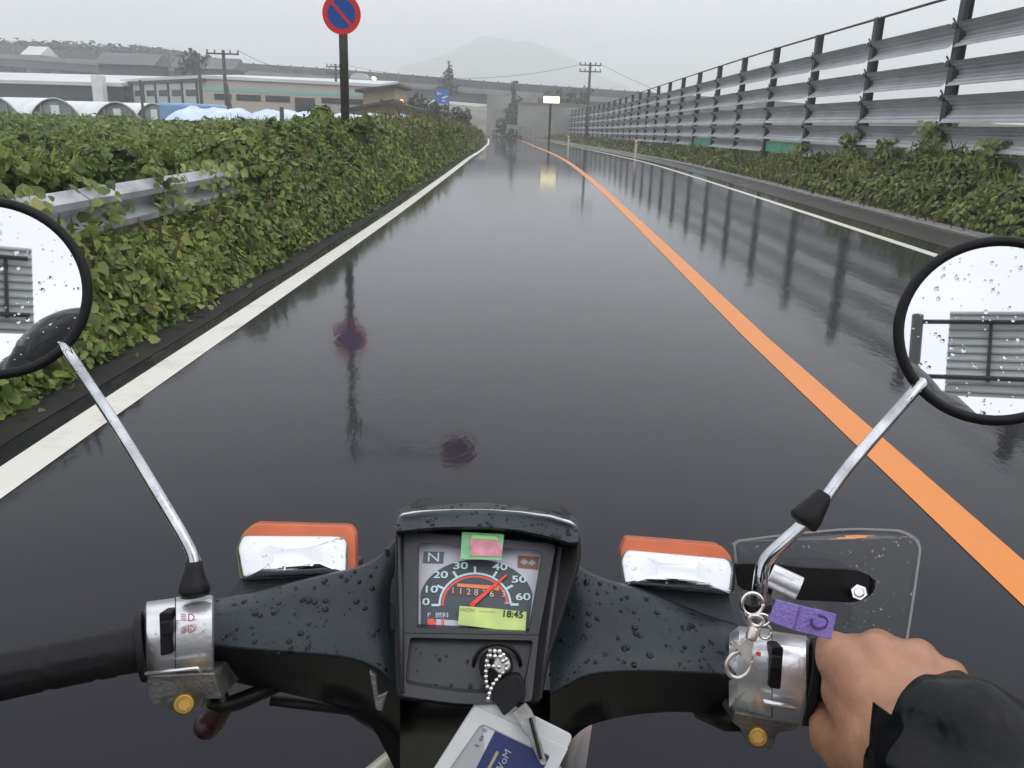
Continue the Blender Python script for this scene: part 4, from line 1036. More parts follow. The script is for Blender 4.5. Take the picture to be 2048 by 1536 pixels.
on("neutral_lamp", [(848, 1103), (888, 1104), (886, 1127), (846, 1126)], M_grey, .0008); text("lamp_letter", "N", 867, 1115, 20, M_mark, dial, dd, xs=1.25)
on("indicator_lamp", [(1036, 1111), (1078, 1114), (1076, 1139), (1035, 1135)], M_brown, .0008)
ar = [(1040, 1124), (1050, 1117), (1050, 1121), (1055, 1121.5), (1055, 1128), (1050, 1127.5), (1050, 1131)]
on("arrow_mark", ar, M_cardg, .0012); on("arrow_mark", [(2112 - x + .5, y + 1.5) for x, y in ar][::-1], M_cardg, .0012)
on("fuel_gauge", [(872, 1238), (936, 1243), (936, 1257), (872, 1254)], M_dialw, .0008)
on("fuel_red", [(855, 1237), (868, 1238), (872, 1246), (871, 1254), (855, 1253)], M_redp, .0011); on("fuel_needle", [(884, 1237), (888, 1237), (888, 1256), (884, 1256)], M_redp, .0014)
text("gauge_lettering", "F", 858, 1230, 9, M_mark, dial, dd, xs=1.3); text("gauge_lettering", "燃料", 884, 1231, 9, M_mark, dial, dd, xs=1.1)
text("gauge_lettering", "km/h", 1018, 1206, 6, M_mark, dial, dd)
q = MB(); q.prism([V(x, y, dd(x, y) - .0022) for x, y in ((940, 1207), (946, 1213), (1015, 1151), (1012, 1148))], cF * .0006); q.tube([V(945, 1209, dd(0, 1209) - .0026), V(945, 1209, dd(0, 1209))], .0016, 14)
q.build("needle", M_needle, dial)
# tapes stuck on the glass
on("yellow_tape", [(919, 1212), (986, 1217), (1053, 1224), (1051, 1265), (980, 1257), (916, 1249)], M_syel, .0042, .0003, BIKE)
tp = lambda x, y: dd(x, y) - .0042
text("handwriting", "18:45", 1025, 1229, 14, M_ink, BIKE, tp, xs=1.0, rot=-.07, off=.0004, bold=.02); text("handwriting", "WON", 935, 1220, 8, M_inkf, BIKE, tp, rot=-.05, off=.0004); text("handwriting", "~~~~~", 975, 1223, 8, M_inkf, BIKE, tp, rot=-.05, off=.0004)
on("green_sticker", [(924, 1064), (1008, 1068.5), (1003, 1120), (921, 1118)], M_sgreen, .0098, .0003, BIKE)
on("green_highlight", rr([(944, 1070), (990, 1072), (1000, 1080), (942, 1077)], 3), M_sgreen2, .0102, .0002, BIKE)
on("pink_sticker", rr([(940, 1077), (996, 1081), (1005, 1092), (1002, 1114), (941, 1111)], 4), M_spink, .0104, .0003, BIKE)

# ignition lock
kc = V(994, 1331, fr_(0, 1331) + .0042); kn = (V(994, 1331, fr_(0, 1331)) - V(994, 1331, fr_(0, 1331) + .01)).normalized()
def arcring(cx, cy, rx, ry, d, r, n=40, a0=0, a1=360): return [V(cx + rx * math.cos(rad(a0 + (a1 - a0) * k / n)), cy + ry * math.sin(rad(a0 + (a1 - a0) * k / n)), d) for k in range(n + 1)]
q = MB(); q.tube(arcring(994, 1331, 47, 43, fr_(0, 1331) + .0045, 0), .0011, 8); q.build("lock_ring", M_black, BIKE, smooth=True)
q = MB(); q.tube([V(992, 1333, fr_(0, 1331) + .006), V(992, 1333, fr_(0, 1331) - .004)], [.0098, .0085], 28); q.build("ignition_lock", M_black, BIKE, bevel=.0006)
q = MB(); q.tube([V(1004, 1330, fr_(0, 1331) - .004), V(1004, 1330, fr_(0, 1331) - .008)], [.0050, .0042], 22); q.build("key_collar", M_alu, BIKE, bevel=.0005)

# ------------------------------------------------------------------ indicators
def indicator(side):
    if side < 0:
        shell = [(472, 1098), (484, 1070), (682, 1071), (697, 1080), (698, 1150), (480, 1160)]; lens = [(474, 1090), (484, 1066), (507, 1047), (698, 1052), (710, 1066), (711, 1150), (480, 1150)]
    else:
        shell = [(1240, 1122), (1251, 1098), (1458, 1116), (1471, 1138), (1468, 1190), (1245, 1170)]; lens = [(1241, 1104), (1252, 1076), (1443, 1091), (1463, 1112), (1468, 1160), (1250, 1160)]
    df = lambda x, y: .545 + (1160 - y) * .00034
    lp = plate("indicator_lens", rr(lens, [10, 8, 10, 10, 10, 4][:len(lens)] if len(lens) == 6 else 9), lambda x, y: df(x, y) + .010, .013, M_amber, BIKE, bevel=.004, seg=3)
    q = MB(); s = rr(shell, [10, 10, 10, 14, 6, 6], 4)
    c = Vector((sum(p[0] for p in s) / len(s), sum(p[1] for p in s) / len(s)))
    rings = []
    for k, off in ((1.0, .016), (1.0, .006), (.97, .002), (.90, -.001), (.70, -.0035), (.35, -.0048)):
        rings.append([V(c.x + (x - c.x) * k, c.y + (y - c.y) * (k if k == 1 else k * .99), df(x, y) * 1 + off) for x, y in s])
    q.loft(rings); droplets(q, 46, .0006, .0017, facing=.5); q.build("indicator_shell", [M_chrome, M_water], BIKE, smooth=True)
indicator(-1); indicator(1)
plate("indicator_lens", [(1445, 1186), (1456, 1190), (1462, 1216), (1455, 1232), (1450, 1215)], const(.553), .004, M_amber, BIKE, bevel=.0008)

# ------------------------------------------------------------------ left control housing, grip, lever
def housing(secs, mat=M_alu, name="switch_housing", dr=(40, .0005, .0013)):
    q = MB(); out = []
    for px, yt, yb, d in secs:
        H = yb - yt
        out.append([V(px, yt + 8, d + .05), V(px, yt, d + .034), V(px, yt + .04 * H, d + .018), V(px, yt + .14 * H, d + .007), V(px, yt + .30 * H, d + .001), V(px, yt + .55 * H, d - .001), V(px, yt + .80 * H, d + .002), V(px, yt + .97 * H, d + .008), V(px, yb, d + .012), V(px, yb - 2, d + .05)])
    q.loft(out); droplets(q, *dr, .4); return q.build(name, [mat, M_water], BIKE, bevel=.0012)
housing([(289, 1224, 1350, .494), (293, 1203, 1350, .491), (350, 1196, 1349, .488)])
housing([(352, 1194, 1346, .486), (424, 1190, 1343, .486), (428, 1194, 1343, .490)])
plate("housing_lower_half", rr([(291, 1352), (430, 1346), (436, 1378), (444, 1398), (404, 1400), (396, 1424), (352, 1428), (328, 1410), (306, 1412), (294, 1380)], 6), lambda x, y: .493 + (y - 1350) * .0001, .035, M_alud, BIKE, bevel=.002)
q = MB(); q.tube([V(291, 1347, .488), V(396, 1336, .484), (V(402, 1345, .486))], .0011, 8); q.build("housing_seam", M_alu, BIKE, smooth=True)
sw = plate("dimmer_switch", rr([(317, 1226), (341, 1224), (344, 1308), (320, 1313)], 6), const(.4855), .012, M_black, BIKE, bevel=.001)
plate("switch_knob", rr([(320, 1245), (340, 1243), (341, 1268), (321, 1270)], 3), const(.481), .005, M_rub, sw, bevel=.0008)
for yy, slant in ((1235, 0), (1258, 1)):
    q = MB(); d_ = .4843
    cxs = 379; q.tube([V(cxs + 9 * math.cos(a), yy + 7 * math.sin(a), d_) for a in [rad(-100 + 200 * k / 10) for k in range(11)]] , .00035, 5)
    q.tube([V(cxs - 1.5, yy - 7, d_), V(cxs - 1.5, yy + 7, d_)], .00035, 5)
    for k in range(4): q.tube([V(372, yy - 5 + k * 3.6, d_), V(362, yy - 6 + k * 3.6 + slant * 4, d_)], .0003, 5)
    q.build("beam_symbol", M_inkr, BIKE)
q = MB()
for k in range(24):
    a = 2 * math.pi * k / 24; r_ = .0062 + (.0004 if k % 2 else 0)
q.tube([V(368, 1400, .515), V(368, 1408, .480), V(368, 1409, .478)], [.0050, .0060, .0052], 24); q.build("brass_screw", M_brass, BIKE, bevel=.0005)
q = MB(); q.tube([V(368, 1409, .4785), V(368, 1409.4, .4765)], [.0036, .0034], 6); q.build("screw_head", M_brass, BIKE)
def grip(p0, p1, r, name="grip", ribs=True):
    a, b = V(*p0), V(*p1); d = (b - a); L = d.length; d.normalize(); u = d.cross(cF).normalized(); w = d.cross(u)
    q = MB(); secs = []; n = 40
    for i in range(61):
        t = i / 60; base = r * (1 + .10 * (abs(t - .5) * 2) ** 3); ring = []
        for k in range(n):
            a_ = 2 * math.pi * k / n; cell = (t * L) % .026 < .0225 and t > .16
            rr_ = base + (.0007 if (ribs and cell and (k % 5) > 0) else 0); ring.append(a + d * (t * L) + (u * math.cos(a_) + w * math.sin(a_)) * rr_)
        secs.append(ring)
    q.loft(secs); return q.build(name, M_rub, BIKE, smooth=True)
grip((280, 1294, .502), (-60, 1362, .470), .0135)
q = MB(); q.tube([V(291, 1292, .505), V(276, 1295, .5035)], [.0215, .0205], 32); q.build("grip_flange", M_rub, BIKE, bevel=.001)
q = MB(); q.tube([V(560, 1368, .54), V(480, 1402, .535), V(445, 1412, .53), V(420, 1404, .525)], [.0048, .0055, .0050, .004], 12); q.build("clutch_bracket", M_black, BIKE, smooth=True)
q = MB(); q.tube([V(440, 1380, .528), V(448, 1412, .532), V(424, 1444, .535), V(408, 1462, .54)], [.0035, .006, .0078, .006], 14); q.ball(V(414, 1452, .535), .0085, 14, 10); q.build("choke_lever", principled("dark red plastic", (.022, .006, .006), .4), BIKE, smooth=True)
q = MB(); q.tube([V(540, 1400, .55), V(700, 1420, .56), V(790, 1480, .62)], .0035, 10); q.build("cable", M_rub, BIKE, smooth=True)

# ------------------------------------------------------------------ mirrors
def unit(v): return v.normalized()
def mirror(cpx, cpy, d, R, edge_px, target, stem, boot, label):
    C0 = V(cpx, cpy, d); E = V(*edge_px, d)
    n = (unit(Vector(target) - E) + unit(cC - E)).normalized()
    C0 = C0
    u = n.cross(Vector((0, 0, 1))).normalized(); w = u.cross(n)
    if u.dot(cR) < 0: u, w = -u, w
    rot = Matrix((u, w, n)).transposed()
    q = MB(); N_ = 64
    # shell behind: shallow bowl
    prof = [(R, 0), (R + .0004, -.004), (R * .97, -.010), (R * .80, -.019), (R * .5, -.025), (.001, -.027)]
    rings = [[C0 + rot @ Vector((r_ * math.cos(2 * math.pi * k / N_), r_ * math.sin(2 * math.pi * k / N_), z_)) for k in range(N_)] for r_, z_ in prof]
    q.loft(rings); sh = q.build("mirror_shell", M_black, BIKE, smooth=True)
    if label: sh["label"] = label
    q = MB(); prof = [(R - .0050, .0002), (R - .0046, .0022), (R - .0025, .0036), (R, .0030), (R + .0014, .0008), (R + .0010, -.004), (R - .0035, -.004)]
    n2 = len(prof); vs = [C0 + rot @ Vector((r_ * math.cos(2 * math.pi * k / N_), r_ * math.sin(2 * math.pi * k / N_), z_)) for k in range(N_) for r_, z_ in prof]
    q.add(vs, [(k * n2 + j, k * n2 + (j + 1) % n2, ((k + 1) % N_) * n2 + (j + 1) % n2, ((k + 1) % N_) * n2 + j) for k in range(N_) for j in range(n2)])
    q.build("rim", M_rub, sh, smooth=True)
    q = MB(); q.tube([C0 - n * .002, C0 + n * .0006], R - .004, N_); droplets(q, 280, .0005, .0016, facing=.6); q.build("mirror_glass", [M_mirror, M_water], sh)
    q = MB(); _sp = spl([Vector((*V(*p[:3]), p[3])) for p in stem], 4); q.tube([Vector(v[:3]) for v in _sp], [v[3] for v in _sp], 18); droplets(q, 110, .0004, .0009, facing=.3); q.build("mirror_stem", [M_stem, M_water], BIKE, smooth=True)
    q = MB(); q.tube([V(*p[:3]) for p in boot], [p[3] for p in boot], 22); q.build("rubber_boot", M_rub, BIKE, smooth=True, bevel=0)
    return C0, n
GY = -18.5
mirror(-17, 577, .53, .0570, (65, 582), (2.4, GY, 6.95), [(128, 690, .545, .0030), (150, 725, .535, .0034), (240, 862, .522, .0034), (318, 990, .510, .0035), (372, 1082, .504, .0036), (388, 1120, .502, .0038), (390, 1165, .500, .0036)],
       [(388, 1122, .502, .0050), (389, 1140, .502, .0056), (389, 1168, .500, .0086), (389, 1182, .499, .0092), (390, 1192, .499, .0080)], None)
mirror(1992, 662, .50, .0558, (1895, 706), (-1.0, GY, 6.95), [(1845, 762, .515, .0030), (1826, 785, .508, .0034), (1700, 930, .50, .0037), (1632, 1022, .498, .0038), (1560, 1090, .497, .0040), (1530, 1122, .497, .0042), (1521, 1160, .497, .0044), (1517, 1215, .499, .0046)],
       [(1650, 986, .499, .0048), (1642, 998, .499, .0058), (1618, 1030, .498, .0086), (1607, 1042, .498, .0092), (1603, 1047, .498, .0075)], None)

# ------------------------------------------------------------------ right control housing
housing([(1458, 1262, 1420, .502), (1478, 1252, 1424, .498), (1543, 1258, 1444, .494)])
housing([(1545, 1262, 1446, .492), (1612, 1272, 1452, .491), (1618, 1280, 1450, .496)])
plate("housing_lower_half", rr([(1470, 1424), (1600, 1448), (1592, 1462), (1556, 1466), (1546, 1500), (1500, 1496), (1486, 1460), (1466, 1446)], 6), lambda x, y: .497 + (y - 1420) * .0001, .03, M_alud, BIKE, bevel=.002)
sw = plate("indicator_switch", rr([(1545, 1292), (1568, 1294), (1562, 1380), (1538, 1376)], 7), const(.4900), .012, M_black, BIKE, bevel=.001)
plate("switch_knob", rr([(1545, 1312), (1565, 1314), (1562, 1340), (1542, 1338)], 3), const(.486), .005, M_rub, sw, bevel=.0008)
plate("red_mark", rr([(1513, 1303), (1522, 1305), (1521, 1313), (1512, 1311)], 1), const(.4928), .0006, M_redp, BIKE)
hf = lambda x, y: .4935
text("switch_lettering", "R", 1504, 1318, 11, M_inkr, BIKE, hf, rot=-.1); text("switch_lettering", "L", 1510, 1341, 11, M_inkr, BIKE, hf, rot=-.1)
q = MB(); q.tube([V(1526, 1403, .4905), V(1592, 1416, .4885)], .0016, 10); q.build("housing_ridge", M_alu, BIKE, smooth=True)
q = MB(); q.tube([V(1516, 1466, .52), V(1516, 1474, .488), V(1516, 1475, .486)], [.0048, .0058, .0050], 24); q.build("brass_screw", M_brass, BIKE, bevel=.0005)
q = MB(); q.tube([V(1516, 1475, .4865), V(1516, 1475.4, .4845)], [.0036, .0034], 6); q.build("screw_head", M_brass, BIKE)
q = MB(); q.tube([V(1613, 1362, .512), V(1630, 1366, .5105)], [.0265, .0255], 32); q.build("grip_flange", M_rub, BIKE, bevel=.001)
grip((1622, 1364, .514), (1990, 1440, .484), .0148)
q = MB(); q.tube([V(1400, 1420, .55), V(1450, 1436, .53), V(1490, 1440, .52)], [.006, .008, .007], 12); q.build("brake_bracket", M_black, BIKE, smooth=True)
q = MB(); q.tube([V(1480, 1400, .56), V(1600, 1330, .585), V(1760, 1330, .575), V(1900, 1380, .55)], [.0065, .005, .0045, .006], 12); q.build("brake_lever", M_alud, BIKE, smooth=True)

# clear knuckle guard with its black bracket
gd = rr([(1466, 1086), (1474, 1080), (1584, 1066), (1700, 1055), (1812, 1059), (1845, 1085), (1832, 1178), (1815, 1290), (1800, 1345), (1560, 1320), (1484, 1240)], [6, 6, 30, 40, 26, 20, 20, 20, 20, 20, 20], 4)
gdf = lambda x, y: .585 + abs(x - 1640) * .00004
q = MB(); q.prism([V(x, y, gdf(x, y)) for x, y in gd], cF * .003); droplets(q, 170, .0005, .0013, facing=.4)
q.build("clear_guard", [M_clear, M_water], BIKE)
c_ = (1650, 1190); gi = [(c_[0] + (x - c_[0]) * .975, c_[1] + (y - c_[1]) * .968) for x, y in gd]
ringplate("guard_edge", gd, gi, lambda x, y: gdf(x, y) - .0008, .0007, M_edge, BIKE)
q = MB(); q.prism([V(x, y, .568) for x, y in rr([(1472, 1128), (1540, 1127), (1602, 1135), (1728, 1141), (1762, 1172), (1722, 1206), (1595, 1200), (1480, 1178)], [8, 20, 20, 28, 30, 28, 20, 8], 6)], cF * .006)
q.build("guard_bracket", M_black, BIKE, bevel=.002, seg=3)
q = MB(); q.tube([V(1718, 1185, .568), V(1718, 1185, .560)], .0056, 6); q.tube([V(1718, 1185, .561), V(1718, 1185, .5555)], [.0036, .003], 12); q.build("nut", M_chrome, BIKE, bevel=.0006)
q = MB(); q.tube([V(1540, 1150, .535), V(1600, 1178, .528)], .0078, 24); q.build("clamp", M_alu, BIKE, bevel=.0008)
q = MB(); q.tube([V(1545, 1182, .54), V(1588, 1198, .535)], .0060, 20); q.build("clamp_bolt", M_alud, BIKE, bevel=.0008)
q = MB(); q.tube([V(1513, 1206, .500), V(1513, 1222, .500)], [.0085, .0095], 6); q.build("mirror_nut", M_black, BIKE, bevel=.0006)

# hidden-from-here rest of the moped, real all the same: leg shield, seat, wheels
q = MB(); secs = []
for z, hw_, y in ((.765, .06, .56), (.69, .18, .50), (.50, .27, .46), (.30, .25, .40), (.24, .22, .34)):
    secs.append([Vector((-.022 + hw_ * s, y - .06 * abs(s) ** 2, z)) for s in np.linspace(-1, 1, 13)] + [Vector((-.022 + hw_ * s, y + .012 - .06 * abs(s) ** 2, z)) for s in np.linspace(1, -1, 13)])
q.loft(secs); q.build("leg_shield", M_cream, BIKE, smooth=True)
q = MB(); q.loft([[Vector((w_ * math.cos(a), yy, zz + .05 * math.sin(a))) for a in [2 * math.pi * k / 16 for k in range(16)]] for yy, zz, w_ in ((-.12, .72, .08), (-.25, .74, .13), (-.6, .75, .13), (-.75, .76, .09))]); q.build("seat", M_vinyl, BIKE, smooth=True)
q = MB(); q.loft([[Vector((w_ * math.cos(a), yy, zz + hh_ * math.sin(a))) for a in [2 * math.pi * k / 16 for k in range(16)]] for yy, zz, w_, hh_ in ((.45, .45, .06, .05), (.1, .38, .08, .08), (-.15, .50, .12, .16), (-.5, .55, .14, .14), (-.85, .62, .08, .06))]); q.build("body", M_cream, BIKE, smooth=True)
for yy in (.78, -.55):
    N_ = 32; q = MB(); q.tube([(0, yy + .26 * math.cos(2 * math.pi * k / N_), .30 + .26 * math.sin(2 * math.pi * k / N_)) for k in range(N_ + 1)], .036, 12); wl = q.build("wheel", M_rub, BIKE, smooth=True)
    q = MB()
    for k in range(12): a = math.pi * k / 12; q.tube([(0, yy + .24 * math.cos(a), .30 + .24 * math.sin(a)), (0, yy - .24 * math.cos(a), .30 - .24 * math.sin(a))], .002, 5)
    q.tube([(-.05, yy, .30), (.05, yy, .30)], .05, 16); q.build("spokes", M_chrome, wl)
for sx in (-.07, .07): MB().tube([(sx, .78, .30), (sx, .62, .80)], .018, 12).build("fork", M_alu, BIKE, smooth=True)

# ------------------------------------------------------------------ things hanging on the moped
key = thing("ignition_key", "black-headed key standing in the ignition lock below the speedometer", "key", tuple(V(1010, 1380, .470)))
q = MB(); q.prism([V(x, y, .4460 - (y - 1370) * .00008) for x, y in rr([(988, 1372), (1012, 1352), (1040, 1350), (1052, 1380), (1050, 1396), (1008, 1433), (983, 1394)], [8, 10, 10, 8, 4, 4, 8])], cF * .006); q.build("key_head", M_rub, key, bevel=.0014)
sk = thing("spare_key", "worn steel key dangling from the ignition key over the white card holder", "key", tuple(V(1060, 1450, .462)))
q = MB()
kp = [(1024, 1427), (1051, 1406), (1062, 1420), (1072, 1440), (1071, 1452), (1094, 1527), (1088, 1532), (1081, 1529), (1062, 1490), (1059, 1478), (1045, 1462), (1038, 1446)]
q.prism([V(x, y, .4420 - (y - 1400) * .00013) for x, y in kp], cF * .0022); q.build("blade", M_alud, sk, bevel=.0005)
q = MB(); q.tube([V(1061, 1436, .4368), V(1082, 1518, .4262)], .0010, 6); q.build("groove", M_black, sk)
M_ball = principled("nickel ball chain", (.75, .74, .70), .15, metal=1)
ch = thing("ball_chain", "silver ball chain looped round the key and down to the card holder", "chain", tuple(V(985, 1320, .468)))
q = MB()
def beads(pts, sp=.0028, r=.00135):
    P3 = [V(p[0], p[1], p[2] - .0185) for p in pts]; acc = 0; last = P3[0]; q.ball(last, r, 8, 6)
    for a, b in zip(P3, P3[1:]):
        L = (b - a).length; t = sp - acc
        while t < L: q.ball(a.lerp(b, t / L), r, 8, 6); t += sp
        acc = L - (t - sp)
CD = -.0185
beads([(980, 1302, .4665), (1000, 1303, .4645), (1012, 1316, .464), (1012, 1338, .465), (1000, 1352, .466), (988, 1366, .463), (980, 1382, .460), (976, 1399, .457)])
beads([(980, 1302, .4665), (974, 1320, .466), (972, 1340, .466), (972, 1360, .466), (976, 1378, .464)])
beads([(980, 1312, .4640), (1002, 1314, .4630), (1008, 1330, .463)]); beads([(977, 1332, .4640), (1006, 1334, .4635)])
q.build("balls", M_ball, ch, smooth=True)
cdh = thing("card_holder", "white plastic card holder with a navy card inside, hanging from the ball chain", "card holder", tuple(V(985, 1395, .462)))
cf_ = lambda x, y: .4475 - (y - 1400) * .00010
co = rr([(966, 1382), (1147, 1472), (1040, 1690), (822, 1610)], [14, 12, 10, 10], 5)
plate("holder_back", co, cf_, .002, M_card, cdh, bevel=.0006)
ci = rr([(963, 1448), (1100, 1512), (1030, 1660), (856, 1600)], [12, 8, 8, 8], 5)
q = MB(); ringplate("", rr([(950, 1412), (1137, 1497), (1040, 1688), (825, 1606)], [4, 4, 10, 10], 5), ci, lambda x, y: cf_(x, y) - .0013, .0012, None, None, mb=q); q.build("holder_frame", M_card, cdh, bevel=.0005)
plate("grey_card_strip", [(958, 1445), (990, 1462), (900, 1640), (845, 1606)], lambda x, y: cf_(x, y) - .0003, .0002, M_cardg, cdh)
nc = plate("navy_card", [(990, 1462), (1100, 1514), (1030, 1664), (900, 1640)], lambda x, y: cf_(x, y) - .0005, .0004, M_navy, cdh)
nf_ = lambda x, y: cf_(x, y) - .0005
text("card_lettering", "WoM", 1006, 1524, 15, M_cardg, nc, nf_, rot=rad(62), off=.0004)
plate("gold_print", [(993, 1502), (998, 1505), (974, 1550), (969, 1547)], lambda x, y: cf_(x, y) - .0008, .0002, M_gold, nc)
text("card_lettering", "5  ax  0", 962, 1476, 9, M_ink, cdh, lambda x, y: cf_(x, y) - .0008, rot=rad(62), off=.0004)
q = MB(); q.tube([V(974, 1398, cf_(0, 1398) - .0004), V(974, 1398, cf_(0, 1398) + .001)], .0028, 16); q.build("eyelet", M_black, cdh)

tagp = thing("purple_tag", "purple felt name tag clipped beneath the right mirror stem, marked C", "tag", tuple(V(1600, 1235, .47)))
tf = lambda x, y: .474 - (x - 1600) * .00004 + .0012 * math.sin((x - 1540) / 38)
q = MB(); n_ = 12; top = [(1552, 1199), (1607, 1212), (1673, 1228)]; bot = [(1535, 1242), (1592, 1262), (1662, 1279)]
def pl(a, t): return (a[0][0] + (a[1][0] - a[0][0]) * t * 2, a[0][1] + (a[1][1] - a[0][1]) * t * 2) if t < .5 else (a[1][0] + (a[2][0] - a[1][0]) * (t * 2 - 1), a[1][1] + (a[2][1] - a[1][1]) * (t * 2 - 1))
secs = []
for i in range(n_ + 1):
    t = i / n_; a, b = pl(top, t), pl(bot, t); jt = random.uniform(-.8, .8)
    secs.append([V(a[0], a[1] + jt, tf(*a)), V(b[0], b[1] + jt, tf(*b)), V(b[0], b[1] + jt, tf(*b) + .0026), V(a[0], a[1] + jt, tf(*a) + .0026)])
q.loft(secs); fl = q.build("felt", M_purple, tagp, bevel=.0005)
q = MB(); q.tube([V(1639 + 16 * math.cos(rad(a)), 1244 + 13 * math.sin(rad(a)), tf(1639, 0) - .0006) for a in range(-95, 212, 12)], .00075, 6); q.build("letter_mark", principled("dark purple ink", (.06, .04, .16), .7), fl)
q = MB(); q.tube([V(1601, 1212, tf(1601, 0) - .0002), V(1588, 1258, tf(1590, 0) - .0002)], .0005, 5); q.build("crease_line", principled("deep purple thread", (.16, .11, .36), .8), fl)
ring_ = thing("key_ring", "steel split ring around the base of the right mirror stem", "key ring", tuple(V(1503, 1207, .48)))
q = MB(); q.tube(arcring(1505, 1208, 21, 22, .482, 0), .0011, 8); q.tube(arcring(1520, 1240, 20, 12, .478, 0), .0009, 8); q.tube(arcring(1530, 1264, 12, 14, .479, 0), .0008, 8); q.build("rings", M_ball, ring_, smooth=True)
M_nickel = principled("satin nickel", (.68, .63, .60), .28, metal=.8, var=.15, vscale=120)
clip = thing("snap_hook", "silver swivel snap hook hanging from the split ring over the right switch", "snap hook", tuple(V(1490, 1300, .478)))
q = MB(); q.tube(spl([V(1508, 1256, .478), V(1499, 1245, .4775), V(1500, 1234, .477), V(1512, 1231, .477), V(1526, 1240, .478), V(1520, 1252, .478)]), .0012, 8); q.build("eye", M_nickel, clip, smooth=True)
q = MB(); q.tube([V(1509, 1255, .478), V(1503, 1272, .477), V(1500, 1280, .4765)], [.0030, .0034, .0028], 16); q.build("swivel", M_nickel, clip, bevel=.0005)
q = MB(); q.prism([V(x, y, .4745) for x, y in rr([(1492, 1278), (1508, 1284), (1504, 1310), (1500, 1330), (1484, 1314), (1478, 1300), (1462, 1294), (1464, 1286), (1480, 1290)], 3)], cF * .004); q.build("hook_body", M_nickel, clip, bevel=.0009)
q = MB(); q.tube(spl([V(1481, 1301, .4765), V(1462, 1312, .4765), V(1452, 1330, .4765), V(1458, 1348, .4765), V(1474, 1356, .4765), V(1490, 1350, .4765), V(1500, 1336, .4765), V(1502, 1322, .4765)]), .0013, 10); q.build("hook", M_nickel, clip, smooth=True)
q = MB(); q.tube([V(1496, 1312, .4766), V(1503, 1330, .4766)], .0011, 8); q.build("gate", M_alud, clip)

# ------------------------------------------------------------------ rider
man = thing("person", "rider's bare right hand on the throttle grip, black rain jacket sleeve", "person", (0.1, -.4, 0))
def jit(p, s=0): return Vector(p)
MC = [(1676, 1322, .478), (1752, 1312, .470), (1828, 1326, .462), (1893, 1362, .455)]
PP = [(1668, 1300, .506), (1756, 1296, .506), (1836, 1314, .500), (1900, 1352, .490)]
wr = V(1845, 1500, .395); caps = []
rk = (.0128, .0130, .0124, .0112)
for i in range(4):
    mc, pp = V(*MC[i]), V(*PP[i]); caps.append((wr + (mc - wr) * .12, .021, mc, rk[i])); caps.append((mc, rk[i], pp, rk[i] * .92))
    dp = pp + Vector((0, .004, -.030 - .002 * (i in (1, 2)))); tp_ = dp + Vector((0, -.022, -.012))
    caps.append((pp, rk[i] * .92, dp, rk[i] * .80)); caps.append((dp, rk[i] * .80, tp_, rk[i] * .68))
th = [V(1772, 1500, .415), V(1705, 1508, .445), V(1660, 1476, .476), V(1648, 1428, .500)]
caps += [(wr, .024, th[0], .019), (th[0], .020, th[1], .0150), (th[1], .0150, th[2], .0118), (th[2], .0118, th[3], .0095)]
caps += [(th[0], .019, V(1690, 1385, .468), .0135), (V(1745, 1430, .440), .019, V(1700, 1360, .470), .0135), (V(1800, 1430, .430), .018, V(1790, 1350, .463), .013), (V(1850, 1420, .428), .018, V(1860, 1370, .455), .012)]
elbow = Vector((.40, .00, .93)); sh_r = Vector((.17, -.41, 1.25))
caps += [(wr, .025, elbow, .036)]
for i in range(3):
    a_, b_ = V(*MC[i]), V(*MC[i + 1]); mid = (a_ + b_) / 2 + cF * .003; caps.append((wr + (mid - wr) * .3, .018, mid, .0105)); caps.append((mid, .0105, (V(*PP[i]) + V(*PP[i + 1])) / 2 + cF * .004, .0085))
body = flesh("body", caps, M_skin, man, .0018, 12)
# little finger-joint ridges come from the smoothed capsules; head and neck are part of the same figure
hd = Vector((0.0, -.44, 1.58))
flesh_caps = [(hd, .085, hd + Vector((0, .015, -.05)), .07), (hd + Vector((0, -.01, -.10)), .05, hd + Vector((0, -.02, -.2)), .055)]
head = flesh("head", flesh_caps + [(hd + Vector((0, .085, -.02)), .012, hd + Vector((0, .095, -.035)), .014)], M_skin, man, .006, 3)
q = MB()
for s in (-1, 1): q.ball(hd + Vector((s * .032, .078, .0)), .012, 10, 8)
q.build("eyes", M_ink, head, smooth=True)
q = MB(); q.ball(hd + Vector((0, -.015, .035)), .128, 28, 18, (.98, 1.08, 1)); q.build("helmet", M_helmet, man, smooth=True)
# jacket: cuff ring first, then sleeve folds
def sleeve(path, name):
    q = MB(); secs = []; n = 40; u = None
    for i, (p, r_) in enumerate(path):
        t = (path[min(i + 1, len(path) - 1)][0] - path[max(i - 1, 0)][0]).normalized()
        if u is None: u = t.orthogonal().normalized()
        u = (u - t * u.dot(t)).normalized(); w = t.cross(u)
        secs.append([p + (u * math.cos(2 * math.pi * k / n) + w * math.sin(2 * math.pi * k / n)) * r_ * (1 + .24 * noise.noise(Vector((math.cos(2 * math.pi * k / n) * 1.6, math.sin(2 * math.pi * k / n) * 1.6, i * .25))) + .26 * (abs(noise.noise(Vector((k * .22, i * .42 + k * .1, 4)))) - .12)) for k in range(n)])
    q.loft(secs, cap=False); o = q.build(name, M_jacket, man, smooth=True, sub=1)
    s_ = o.modifiers.new("t", "SOLIDIFY"); s_.thickness = .0025; s_.offset = -1
    return o
cw = V(1838, 1485, .405); ax = (elbow - cw)
path = []
for i in range(34):
    t = i / 33; path.append((cw + ax * t, .0375 + .020 * t ** .7 + (.002 if i == 0 else 0)))
for i in range(1, 8):
    t = i / 7; path.append((elbow.lerp(sh_r, t), .058 + .012 * t))
sleeve(path, "jacket_sleeve")
le, lw_ = Vector((-.27, -.28, .98)), Vector((-.10, -.14, 1.02))
